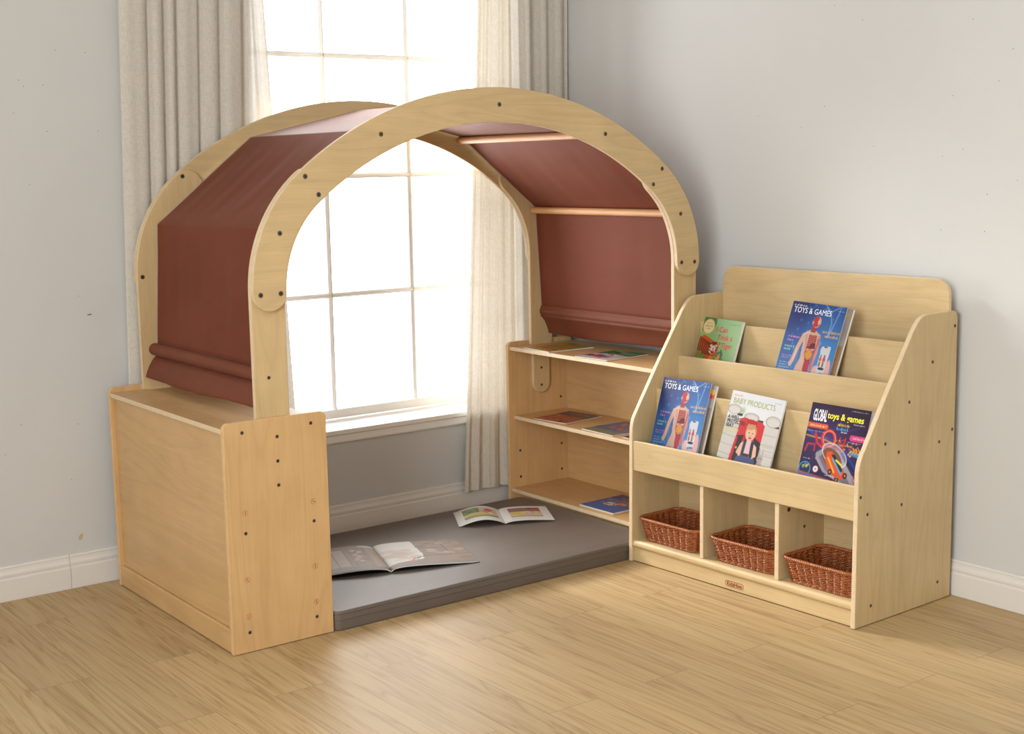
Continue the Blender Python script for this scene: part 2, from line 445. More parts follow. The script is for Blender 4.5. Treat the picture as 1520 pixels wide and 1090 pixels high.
# ------------------------------------------------------------------ storage cabinets
def cabinet(name, label, cat, X0, flip, tint):
    """u runs from the back panel (0) to the open front (0.30)"""
    X = (lambda u: X0+u) if not flip else (lambda u: X0-u)
    r = root(name, Matrix.Translation((X(0.15), 0.405, 0)), label, cat)
    fz, fx, fy = M[tint+'z'], M[tint+'x'], M[tint+'y']
    def xs(a, b): return (min(X(a), X(b)), max(X(a), X(b)))
    x0, x1 = xs(0, 0.30)
    panels = []
    for y0, y1 in ((0.0, 0.015), (0.795, 0.81)):
        p = obj('side_panel', prism(rrect(x0, x1, 0.002, 0.622, (0, 0, 0.018, 0.018)), 'xz', y0, y1), [fz, M['edge_warm']], r, bevel=0.0012)
        panels.append(p)
    a, b = xs(0.0125, 0.0215)
    obj('back_panel', box(a, b, 0.0152, 0.7948, 0.058, 0.5918), fy, r)
    a, b = xs(0.0020, 0.0122)
    obj('kick_rail', box(a, b, 0.0152, 0.7948, 0.003, 0.0665), fy, r, bevel=0.003, seg=3)
    # shelves; the top one is notched for the canopy posts
    a, b = xs(0.002, 0.2935); n0, n1 = xs(0.1148, 0.1922)
    out = [(a, 0.0152), (n0, 0.0152), (n0, 0.0310), (n1, 0.0310), (n1, 0.0152), (b, 0.0152),
           (b, 0.7948), (n1, 0.7948), (n1, 0.7790), (n0, 0.7790), (n0, 0.7948), (a, 0.7948)]
    obj('top_shelf', prism(out, 'xy', 0.592, 0.606), [fy, M['edge']], r, bevel=0.0012)
    a, b = xs(0.0217, 0.277)
    obj('middle_shelf', prism([(a, 0.0152), (b, 0.0152), (b, 0.7948), (a, 0.7948)], 'xy', 0.332, 0.346), [fy, M['edge']], r, bevel=0.0012)
    a, b = xs(0.0217, 0.2935)
    obj('bottom_shelf', prism([(a, 0.0152), (b, 0.0152), (b, 0.7948), (a, 0.7948)], 'xy', 0.058, 0.072), [fy, M['edge']], r, bevel=0.0012)
    a, b = xs(0.262, 0.276)
    obj('plinth', box(a, b, 0.0152, 0.7948, 0.0, 0.058), fy, r)
    return r, panels, X
cab, cab_panels, _ = cabinet('storage_cabinet', 'low birch cabinet showing its plain back, under the left end of the arch', 'cabinet', 0.0, False, 'cab')
for x, z in ((0.0532, 0.5932), (0.254, 0.5938), (0.153, 0.5704), (0.152, 0.5048), (0.1515, 0.4397), (0.0505, 0.325), (0.2523, 0.3246), (0.0488, 0.0558), (0.2495, 0.0559)):
    fastener(SCREW_SMALL, 'screw_head', (x, 0.0, z), (0, -1, 0), cab_panels[0])
for k, (x, z) in enumerate(((0.0516, 0.3797), (0.2529, 0.3789), (0.0487, 0.1994), (0.2503, 0.1988), (0.0490, 0.0992), (0.2495, 0.098))):
    fastener(PLUG, 'wood_plug', (x, 0.0, z), (0, -1, 0), cab_panels[0], spin=(0.1, 1.0, 0.5, 0.2, -0.5, 0.3)[k])
case, case_panels, _ = cabinet('open_bookcase', 'low birch bookcase with three open shelves, under the right end of the arch', 'bookcase', 1.806, True, 'cab')
for x, z in ((1.7528, 0.3924), (1.5542, 0.2097), (1.7536, 0.2105), (1.555, 0.1092), (1.7532, 0.1104)):
    fastener(SCREW_SMALL, 'screw_head', (x, 0.795, z), (0, -1, 0), case_panels[1])

# ------------------------------------------------------------------ the arched canopy
CX, ZS = 0.902, 0.95
C1 = (CX, 0.449); R1 = 1.04
RS = 0.3966; C2x = 0.1025+RS
def side_arc(d, a0, a1, n=20, left=True):
    pts = []
    for i in range(n+1):
        a = math.radians(a0+(a1-a0)*i/n)
        x = C2x+(RS-d)*math.cos(a)
        pts.append((x if left else 2*CX-x, ZS+(RS-d)*math.sin(a)))
    return pts
JA = math.degrees(math.atan2(ZS-C1[1], C2x-CX))          # angle where the two radii meet
def curve(d):
    """left spring to right spring, inset d from the outer edge"""
    L = side_arc(d, 180, JA, 18)
    T = []
    for i in range(1, 40):
        a = math.radians(JA+(180-JA-JA)*i/40)
        T.append((C1[0]+(R1-d)*math.cos(a), C1[1]+(R1-d)*math.sin(a)))
    return L+T+[(2*CX-x, z) for x, z in L[::-1]]
BW = 0.0985
def arch_outline():
    o = curve(0.0); i = curve(BW)[::-1]
    cap = lambda cx: [(cx+BW/2*math.cos(math.radians(a)), ZS+BW/2*math.sin(math.radians(a))) for a in range(-15, -180, -15)]
    return o+cap(2*CX-0.1025-BW/2)+i+cap(0.1025+BW/2)
def post_outline(left=True):
    o = side_arc(0.0, 180, JA, 16); i = side_arc(BW, 180, JA, 16)[::-1]
    mid = (R1-BW/2); a = math.radians(JA)
    c = (C1[0]+mid*math.cos(a), C1[1]+mid*math.sin(a))
    cap = []
    for k in range(1, 12):
        t = a-PI*k/12
        cap.append((c[0]+BW/2*math.cos(t), c[1]+BW/2*math.sin(t)))
    tab = [(0.1535+0.038*math.cos(math.radians(t)), 0.460+0.038*math.sin(math.radians(t))) for t in range(0, -181, -15)]
    pts = o+cap+i+[(0.1025+BW, 0.6064), (0.1915, 0.6064)]+tab+[(0.1155, 0.6064), (0.1025, 0.6064)]
    return pts if left else [(2*CX-x, z) for x, z in pts[::-1]]
can = root('arched_canopy', Matrix.Translation((CX, 0.405, 0.606)), 'birch double arch roofed with brown cloth, bridging the two low cabinets', 'canopy')
A_MATS = [M['archx'], M['edge']]
arches, posts = [], {}
for y0, y1 in ((0.0, 0.0148), (0.7952, 0.81)):
    arches.append(obj('arch', prism(arch_outline(), 'xz', y0, y1), A_MATS, can, bevel=0.0022, seg=3))
for y0, y1 in ((0.0152, 0.0305), (0.7795, 0.7948)):
    for left in (True, False):
        posts[(y0 < 0.4, left)] = obj('post', prism(post_outline(left), 'xz', y0, y1), [M['archz'], M['edge']], can, bevel=0.0022, seg=3)
RODS = [(0.1865, 1.103), (0.5025, 1.3565), (0.902, 1.4435), (1.3015, 1.3565), (1.6175, 1.103)]
ROLL = [(0.1432, 0.729), (1.6608, 0.729)]
def rod_bm(x, z, r): return tube([(x, 0.0305, z), (x, 0.0315, z), (x, 0.7785, z), (x, 0.7795, z)], r, 16)
for x, z in RODS:
    obj('rod', rod_bm(x, z, 0.0125), M['dowel'], can)
    cup = tube([(x, 0.768, z), (x, 0.7794, z)], 0.0142, 16); obj('rod_collar', cup, M['dowel'], can)
for x, z in ROLL: obj('roller_rod', rod_bm(x, z, 0.0115), M['dowel'], can)
for x, z in [(0.267, 1.2478), (0.3048, 1.1996), (0.1242, 0.9457), (0.1822, 0.9465)]+[(a, b) for a, b in RODS[:2]]:
    for xx in (x, 2*CX-x): fastener(SCREW_BIG, 'screw_head', (xx, 0.0, z), (0, -1, 0), arches[0])
fastener(SCREW_BIG, 'screw_head', (CX, 0.0, 1.4404), (0, -1, 0), arches[0])
for left, x in ((True, 0.1443), (False, 2*CX-0.1443)):
    fastener(SCREW_SMALL, 'screw_head', (x, 0.0152, 0.7264), (0, -1, 0), posts[(True, left)])
    s = 1 if left else -1
    for px, pz in ((0.2644, 1.2521), (0.1191, 0.9515)):
        fastener(SCREW_BIG, 'screw_head', (px if left else 2*CX-px, 0.7795, pz), (0, -1, 0), posts[(False, left)])
for z in (0.516, 0.4506):
    fastener(SCREW_SMALL, 'screw_head', (1.6488, 0.7795, z), (0, -1, 0), posts[(False, False)])
    fastener(SCREW_SMALL, 'screw_head', (0.1535, 0.7795, z), (0, -1, 0), posts[(False, True)])

# canopy cloth: over the rods, down to the two rollers
def cloth_profile():
    P = [(0.1510, 0.732)]
    r = 0.0138
    def arc(c, a0, a1, n=6):
        for i in range(n+1):
            a = math.radians(a0+(a1-a0)*i/n); P.append((c[0]+r*math.cos(a), c[1]+r*math.sin(a)))
    def seg(p, q, n): 
        for i in range(1, n): P.append((p[0]+(q[0]-p[0])*i/n, p[1]+(q[1]-p[1])*i/n))
    def nrm(p, q):
        return math.degrees(math.atan2(q[1]-p[1], q[0]-p[0]))+90
    n0 = nrm((0.1510, 0.732), (RODS[0][0]-r, RODS[0][1]))
    angs = [nrm(RODS[i], RODS[i+1]) for i in range(4)]
    st = (RODS[0][0]+r*math.cos(math.radians(n0)), RODS[0][1]+r*math.sin(math.radians(n0)))
    seg(P[0], st, 12)
    prev = n0
    for i in range(3):
        if i < 2: arc(RODS[i], prev, angs[i]); 
        else: arc(RODS[2], angs[1], 90, 3); break
        nx = RODS[i+1]; a = math.radians(angs[i])
        seg(P[-1], (nx[0]+r*math.cos(a), nx[1]+r*math.sin(a)), 12); prev = angs[i]
    half = P
    return half+[(2*CX-x, z) for x, z in half[-2::-1]]
prof = cloth_profile()
NY = 60; bm = bmesh.new(); G = []
L = [0]
for i in range(1, len(prof)): L.append(L[-1]+math.dist(prof[i], prof[i-1]))
knots = [0]+[min(range(len(prof)), key=lambda i: math.dist(prof[i], (x, z+0.01))) for x, z in RODS]+[len(prof)-1]
for i, (x, z) in enumerate(prof):
    j0, j1 = max(0, i-1), min(len(prof)-1, i+1)
    tx, tz = prof[j1][0]-prof[j0][0], prof[j1][1]-prof[j0][1]; q = math.hypot(tx, tz); nx, nz = -tz/q, tx/q
    # slack between rods
    k = max(a for a in knots if a <= i); k2 = min([a for a in knots if a > i] or [k+1])
    t = (L[i]-L[k])/max(1e-6, (L[min(k2, len(L)-1)]-L[k])); slack = math.sin(PI*min(max(t, 0), 1))
    row = []
    for j in range(NY+1):
        y = 0.0318+(0.7782-0.0318)*j/NY
        calm = 0.25 if z > 1.352 else 1.0
        w = calm*slack*(0.0006*math.sin(y*41+x*9+z*3)+0.0004*math.sin(y*77-x*6+1.7*z)+0.0007*math.sin(y*23+z*11))-0.003*slack*math.sin(PI*j/NY)
        row.append(bm.verts.new((x+nx*w, y, z+nz*w)))
    G.append(row)
for i in range(len(prof)-1):
    for j in range(NY):
        f = bm.faces.new((G[i][j], G[i][j+1], G[i+1][j+1], G[i+1][j])); f.smooth = True
cl = obj('canopy_cloth', bm, M['canopy'], can)
sd = cl.modifiers.new('thick', 'SOLIDIFY'); sd.thickness = 0.0012; sd.offset = 0
def hem(left):
    """stitched sleeve round the roller with a free flap below it"""
    cx, cz = ROLL[0]; R = 0.0185
    pr = [(0.1555, 0.7490), (0.1510, 0.7505)]
    for a in range(60, 301, 20): pr.append((cx+R*math.cos(math.radians(a)), cz+R*math.sin(math.radians(a))))
    pr += [(0.1545, 0.7135), (0.1500, 0.7105), (0.1420, 0.7040), (0.1330, 0.6930), (0.1235, 0.6760), (0.1160, 0.6580), (0.1125, 0.6460), (0.1130, 0.6420),
           (0.1165, 0.6410), (0.1190, 0.6440), (0.1210, 0.6560), (0.1300, 0.6760), (0.1395, 0.6930), (0.1500, 0.7050), (0.1590, 0.7130)]
    for a in range(-50, 51, 20): pr.append((cx+R*math.cos(math.radians(a)), cz+R*math.sin(math.radians(a))))
    if not left: pr = [(2*CX-x, z) for x, z in pr]
    bm = bmesh.new(); N = 40; G = []
    for j in range(N+1):
        y = 0.0322+(0.7778-0.0322)*j/N; row = []
        for x, z in pr:
            dep = max(0.0, 0.712-z)/0.07
            w = dep*(0.003*math.sin(y*11+1)+0.0012*math.sin(y*31))
            w2 = 0.0005*math.sin(y*61+z*40)*min(1.0, dep*3)
            row.append(bm.verts.new((x+w+w2, y, z+0.004*dep*math.sin(y*9))))
        G.append(row)
    m = len(pr)
    for j in range(N):
        for k in range(m):
            f = bm.faces.new((G[j][k], G[j][(k+1) % m], G[j+1][(k+1) % m], G[j+1][k])); f.smooth = True
    bmesh.ops.recalc_face_normals(bm, faces=bm.faces[:])
    return bm
for left in (True, False):
    obj('hem_flap', hem(left), M['canopy_hem'], can)

# ------------------------------------------------------------------ floor mat
mat = root('floor_mat', Matrix.Translation((0.9, 0.36, 0)), 'thick taupe vinyl floor mat between the two cabinets under the arch', 'mat')
MX0, MX1, MY0, MY1, MH = 0.3022, 1.5035, -0.0062, 0.722, 0.056
bm = prism(rrect(MX0, MX1, MY0, MY1, 0.022, 6), 'xy', 0.0, MH, None, 0, 0)
bm.edges.ensure_lookup_table()
sel = [e for e in bm.edges if abs(e.verts[0].co.z-e.verts[1].co.z) < 1e-6]
bmesh.ops.bevel(bm, geom=sel, offset=0.006, segments=4, affect='EDGES', profile=0.5)
obj('vinyl_cover', bm, M['vinyl'], mat, smooth=math.radians(40))
for z in (0.0475, 0.030):
    obj('piping', tube([(x, y, z) for x, y in rrect(MX0-0.0002, MX1+0.0002, MY0-0.0002, MY1+0.0002, 0.022, 6)], 0.0011, 6, True), M['vinyl_seam'], mat)

# ------------------------------------------------------------------ raster art for printed surfaces (colours stored on mesh points)
class Art:
    def __init__(s, nx, ny, col, w=1.0, h=1.0):
        s.nx, s.ny, s.asp = nx, ny, h/w
        s.X, s.Y = np.meshgrid(np.linspace(0, 1, nx), np.linspace(0, 1, ny))
        s.px = 1.0/nx
        s.A = np.zeros((ny, nx, 3)); s.A[:] = col
    def put(s, mask, col, a=1.0):
        k = np.clip(mask, 0, 1)[..., None]*a
        s.A = s.A*(1-k)+np.array(col, float)*k; return s
    def grad(s, c0, c1, ang=90):
        t = s.X*math.cos(math.radians(ang))+s.Y*math.sin(math.radians(ang)); t = (t-t.min())/(t.max()-t.min())
        s.A = (1-t)[..., None]*np.array(c0, float)+t[..., None]*np.array(c1, float); return s
    def ell(s, cx, cy, rx, ry, col, rot=0, a=1.0, soft=1.0):
        dx, dy = s.X-cx, (s.Y-cy)*s.asp; ry = ry*s.asp
        c, n = math.cos(rot), math.sin(rot); u, v = dx*c+dy*n, -dx*n+dy*c
        d = np.sqrt((u/rx)**2+(v/ry)**2); w = soft*s.px/min(rx, ry)
        return s.put((1-d)/w+0.5, col, a)
    def ring(s, cx, cy, rx, ry, th, col, rot=0, a=1.0):
        dx, dy = s.X-cx, (s.Y-cy)*s.asp; ry = ry*s.asp
        c, n = math.cos(rot), math.sin(rot); u, v = dx*c+dy*n, -dx*n+dy*c
        d = (np.sqrt((u/rx)**2+(v/ry)**2)-1)*min(rx, ry)
        return s.put((th-np.abs(d))/s.px+0.5, col, a)
    def line(s, pts, th, col, a=1.0):
        m = np.zeros_like(s.X)
        for (x0, y0), (x1, y1) in zip(pts[:-1], pts[1:]):
            y0, y1 = y0*s.asp, y1*s.asp; ex, ey = x1-x0, y1-y0; q = ex*ex+ey*ey+1e-12
            t = np.clip(((s.X-x0)*ex+(s.Y*s.asp-y0)*ey)/q, 0, 1)
            d = np.hypot(s.X-x0-t*ex, s.Y*s.asp-y0-t*ey)
            m = np.maximum(m, np.clip((th-d)/s.px+0.5, 0, 1))
        return s.put(m, col, a)
    def poly(s, pts, col, a=1.0):
        m = np.zeros(s.X.shape, bool); n = len(pts)
        for i in range(n):
            (x0, y0), (x1, y1) = pts[i], pts[(i+1) % n]
            if y0 == y1: continue
            c = ((s.Y >= y0) != (s.Y >= y1)) & (s.X < (x1-x0)*(s.Y-y0)/(y1-y0)+x0); m ^= c
        return s.put(m.astype(float), col, a)
    def rect(s, x0, y0, x1, y1, col, a=1.0): return s.poly([(x0, y0), (x1, y0), (x1, y1), (x0, y1)], col, a)
    def words(s, x0, x1, y, h, col, a=0.9, seed=1):
        """a line of print too small to read: short strokes with word gaps"""
        g = np.random.default_rng(seed); x = x0
        while x < x1:
            w = g.uniform(0.02, 0.06); e = min(x+w, x1); t = x
            while t < e-0.004:
                k = g.uniform(0.6, 1.0); s.rect(t, y, t+0.0075, y+h*k, col, a); t += 0.0125
            x += w+0.014
        return s
    def mottle(s, amt, n=6, seed=0):
        g = np.random.default_rng(seed); f = np.zeros_like(s.X)
        for k in range(n):
            a, b, p = g.uniform(4, 30), g.uniform(4, 30), g.uniform(0, 6, 2)
            f += np.sin(a*s.X+p[0]+3*np.sin(b*s.Y+p[1]))*np.sin(b*s.Y+p[1])
        s.A = np.clip(s.A*(1+amt*f[..., None]/n), 0, 255); return s
    def blobs(s, n, cols, rx, ry, box=(0, 0, 1, 1), seed=0, a=0.9):
        g = np.random.default_rng(seed)
        for k in range(n):
            s.ell(g.uniform(box[0], box[2]), g.uniform(box[1], box[3]), rx*g.uniform(0.5, 1.3), ry*g.uniform(0.5, 1.3),
                  cols[int(g.integers(len(cols)))], g.uniform(0, 3), a)
        return s
    def linear(s):
        c = np.clip(s.A/255, 0, 1)
        return 0.74*np.where(c <= 0.04045, c/12.92, ((c+0.055)/1.055)**2.4)

def art_mesh(name, art, fn, mat_, extra=()):
    """grid mesh carrying the art; fn(u,v) -> xyz; extra: text meshes [(verts2d, faces, material)]"""
    ny, nx = art.ny, art.nx
    co = np.array([fn(x, y) for y in np.linspace(0, 1, ny) for x in np.linspace(0, 1, nx)])
    idx = np.arange(nx*ny).reshape(ny, nx)
    F = np.stack([idx[:-1, :-1], idx[:-1, 1:], idx[1:, 1:], idx[1:, :-1]], -1).reshape(-1, 4)
    verts = co.tolist(); faces = F.tolist(); mi = [0]*len(faces); mats = [mat_]
    for tv, tf, tm in extra:
        o = len(verts); verts += tv; faces += [[i+o for i in f] for f in tf]
        if tm not in mats: mats.append(tm)
        mi += [mats.index(tm)]*len(tf)
    me = bpy.data.meshes.new(name); me.from_pydata(verts, [], faces)
    at = me.color_attributes.new('Col', 'FLOAT_COLOR', 'POINT')
    c = np.ones((len(verts), 4), np.float32); c[:nx*ny, :3] = art.linear().reshape(-1, 3)
    at.data.foreach_set('color', c.ravel())
    me.polygons.foreach_set('material_index', mi)
    me.polygons.foreach_set('use_smooth', [True]*len(faces))
    for m in mats: me.materials.append(m)
    me.update(); return me

_glyphs = {}
def text2d(s, size, bold=0.0, xs=1.0, space=1.0, align='LEFT'):
    key = (s, bold, space, align)
    if key not in _glyphs:
        cu = bpy.data.curves.new('lettering', 'FONT'); cu.body = s; cu.size = 1.0; cu.offset = bold
        cu.space_character = space; cu.align_x = align; cu.resolution_u = 3
        ob = bpy.data.objects.new('lettering', cu); COL.objects.link(ob)
        dg = bpy.context.evaluated_depsgraph_get(); dg.update()
        me = ob.evaluated_get(dg).to_mesh()
        _glyphs[key] = ([tuple(v.co[:2]) for v in me.vertices], [list(p.vertices) for p in me.polygons])
        ob.evaluated_get(dg).to_mesh_clear(); bpy.data.objects.remove(ob); bpy.data.curves.remove(cu)
    v, f = _glyphs[key]
    return [(x*size*xs, y*size) for x, y in v], f

def lettering(s, at, size, col, place, bold=0.0, xs=1.0, space=1.0, align='LEFT', rot=0.0, lift=0.0003, shear=0.0):
    v, f = text2d(s, size, bold, xs, space, align); c, n = math.cos(rot), math.sin(rot)
    out = []
    for x, y in v:
        x += shear*y
        out.append(tuple(place(at[0]+x*c-y*n, at[1]+x*n+y*c, lift)))
    return (out, f, ink(*col))

# ------------------------------------------------------------------ closed books and magazines
def frame4(O, U, V):
    U = Vector(U).normalized(); V = Vector(V); V = (V-U*V.dot(U)).normalized(); N = U.cross(V)
    m = Matrix.Identity(4)
    for i, a in enumerate((U, V, N)):
        for k in range(3): m[k][i] = a[k]
    m.translation = Vector(O); return m

def make_book(name, label, cat, mw, w, h, t, art, texts, group=None, hard=False, back=(0.5, 0.5, 0.5), spine=None, gloss='print_gloss', fan=0.0):
    """front cover faces local +z at z=0; pages go to -t"""
    r = root(name, mw, label, cat, group)
    me = art_mesh('front_cover', art, lambda u, v: (u*w, v*h, 0.0), M[gloss], texts)
    link_mesh('front_cover', me, r)
    bm = bmesh.new(); N = 10; ins = 0.002 if hard else 0.0006
    # page block: leaves fan a little towards the fore edge
    sec = [(0.0, -0.0002), (w-ins, -0.0002)]
    for i in range(1, N): sec.append((w-ins+fan*i/N, -0.0002-(t-0.0006)*i/N))
    sec += [(w-ins+fan, -t+0.0004), (0.0, -t+0.0004)]
    R = [[bm.verts.new((x, y, z)) for x, z in sec] for y in (ins, h-ins)]
    for k in range(len(sec)): bm.faces.new((R[0][k], R[0][(k+1) % len(sec)], R[1][(k+1) % len(sec)], R[1][k]))
    for q in R: bm.faces.new(q)
    bmesh.ops.recalc_face_normals(bm, faces=bm.faces[:])
    obj('page_block', bm, M['pages'], r, local=True)
    bm = box(0, w+fan, 0, h, -t, -t+0.0005); box(-0.0006, 0.0, 0, h, -t, 0, bm)
    obj('back_cover', bm, base_mat('back_cover_print', back, 0.4)[0], r, local=True)
    return r

# ---- art
def art_toys(low):
    a = Art(130, 180, (40, 80, 160), 0.21, 0.285).grad((60, 150, 215), (28, 52, 128), 105)
    a.ell(0.75, 0.55, 0.35, 0.4, (95, 170, 230), 0, 0.35, 60); a.ell(0.1, 0.95, 0.3, 0.2, (20, 36, 100), 0, 0.6, 40)
    g = np.random.default_rng(5)
    for k in range(46):
        x, y, q = g.uniform(0, 1), g.uniform(0.25, 1), g.uniform(0.006, 0.022)
        a.ell(x, y, q, q/1.36, (95, 185, 240), 0, 0.45, 4)
    for p in ([(0.62, 1), (0.74, 0.93), (0.90, 1.0)], [(0.74, 0.93), (0.80, 0.80), (0.78, 0.66)], [(0.90, 0.98), (0.86, 0.84), (0.80, 0.68)], [(0.66, 0.97), (0.74, 0.90)]):
        a.line(p, 0.010, (170, 205, 240), 0.55)
    skin = (214, 176, 158); dk = (190, 140, 128)
    a.poly([(0.33, 0.66), (0.44, 0.71), (0.56, 0.71), (0.66, 0.67), (0.66, 0.56), (0.58, 0.44), (0.60, 0.24), (0.52, 0.0), (0.30, 0.0), (0.33, 0.24), (0.40, 0.40), (0.38, 0.56)], skin)
    a.line([(0.36, 0.64), (0.30, 0.50), (0.27, 0.37), (0.25, 0.335)], 0.034, skin); a.ell(0.245, 0.325, 0.03, 0.03, skin)
    a.line([(0.645, 0.64), (0.665, 0.50), (0.64, 0.38), (0.63, 0.30)], 0.028, (205, 140, 140))
    a.poly([(0.46, 0.69), (0.55, 0.69), (0.57, 0.76), (0.48, 0.76)], (170, 60, 60))
    a.ell(0.535, 0.805, 0.075, 0.062, skin, -0.2); a.poly([(0.46, 0.80), (0.47, 0.85), (0.54, 0.868), (0.565, 0.85), (0.55, 0.80), (0.56, 0.755), (0.49, 0.745)], (196, 50, 58))
    a.ell(0.465, 0.795, 0.014, 0.018, skin); a.ell(0.565, 0.812, 0.012, 0.006, (250, 240, 230)); a.line([(0.55, 0.77), (0.59, 0.775)], 0.006, (140, 30, 40))
    a.poly([(0.46, 0.66), (0.60, 0.66), (0.62, 0.52), (0.58, 0.38), (0.50, 0.36), (0.46, 0.44)], (150, 30, 38))
    for k in range(6): a.line([(0.475, 0.645-0.020*k), (0.525, 0.655-0.020*k), (0.590, 0.645-0.020*k)], 0.0045, (214, 176, 150), 0.85)
    a.ell(0.565, 0.545, 0.05, 0.03, (95, 18, 26), 0.5); a.ell(0.54, 0.505, 0.075, 0.018, (214, 180, 170), 0.1); a.ell(0.555, 0.525, 0.07, 0.013, (120, 20, 26), 0.1)
    a.ell(0.535, 0.45, 0.064, 0.055, (226, 166, 36)); a.ring(0.535, 0.45, 0.060, 0.05, 0.010, (200, 120, 70))
    for k in range(4): a.line([(0.495, 0.47-0.018*k), (0.575, 0.473-0.018*k)], 0.004, (178, 112, 24))
    a.poly([(0.49, 0.385), (0.60, 0.385), (0.585, 0.22), (0.50, 0.22)], (176, 44, 62)); a.poly([(0.38, 0.245), (0.60, 0.225), (0.60, 0.12), (0.37, 0.12)], (32, 44, 70))
    a.line([(0.335, 0.5), (0.345, 0.3)], 0.008, dk, 0.5)
    a.line([(0.30, 0.50), (0.275, 0.38)], 0.010, (236, 206, 190), 0.6); a.line([(0.41, 0.66), (0.44, 0.56), (0.45, 0.45)], 0.010, (176, 120, 112), 0.5); a.line([(0.655, 0.62), (0.62, 0.46), (0.63, 0.30)], 0.014, (160, 84, 92), 0.7)
    a.poly([(0.48, 0.0), (0.60, 0.0), (0.60, 0.12), (0.50, 0.14)], (150, 70, 84)); a.line([(0.46, 0.69), (0.36, 0.66)], 0.008, (236, 208, 194), 0.6)
    # phone in a hand
    a.ell(0.72, 0.28, 0.055, 0.07, (228, 178, 168)); a.ell(0.93, 0.30, 0.05, 0.13, (226, 172, 164)); a.ell(0.84, 0.16, 0.14, 0.10, (226, 176, 168))
    a.poly([(0.735, 0.54), (0.755, 0.56), (0.895, 0.57), (0.905, 0.55), (0.89, 0.285), (0.745, 0.275)], (206, 210, 220)); a.rect(0.785, 0.55, 0.85, 0.562, (20, 20, 26))
    for x, q in ((0.77, 0.8), (0.835, 1.0)):
        a.ell(x, 0.46, 0.014*q, 0.016*q, (180, 60, 60)); a.ell(x, 0.42, 0.024*q, 0.035*q, (190, 70, 70)); a.rect(x-0.016, 0.345, x+0.016, 0.40, (150, 90, 80)); a.ell(x, 0.40, 0.012, 0.012, (220, 160, 40))
    a.ell(0.82, 0.325, 0.055, 0.014, (34, 36, 44))
    # small print
    a.words(0.07, 0.30, 0.605, 0.026, (226, 150, 196), 0.95, 1); a.words(0.07, 0.20, 0.565, 0.026, (226, 150, 196), 0.95, 2)
    a.words(0.06, 0.24, 0.500, 0.024, (170, 226, 190), 0.95, 3); a.words(0.06, 0.20, 0.465, 0.024, (170, 226, 190), 0.95, 4)
    a.words(0.06, 0.26, 0.40, 0.016, (214, 140, 180), 0.9, 5); a.words(0.06, 0.22, 0.375, 0.016, (214, 140, 180), 0.9, 6)
    for k in range(5): a.words(0.05, (0.26, 0.20, 0.24, 0.16, 0.12)[k], 0.325-0.026*k, 0.012, (190, 220, 190), 0.85, 7+k)
    a.words(0.68, 0.99, 0.700, 0.028, (232, 184, 44), 1, 15); a.words(0.74, 0.98, 0.655, 0.028, (232, 184, 44), 1, 16); a.words(0.74, 0.98, 0.632, 0.010, (30, 40, 70), 0.9, 17)
    if low: a.poly([(0, 0), (1, 0), (1, 0.18), (0.3, 0.235), (0, 0.245)], (30, 84, 62), 0.8)
    a.words(0.045, 0.27, 0.955, 0.018, (240, 240, 244), 1, 20); a.words(0.86, 0.97, 0.945, 0.010, (220, 225, 240), 0.9, 21)
    return a
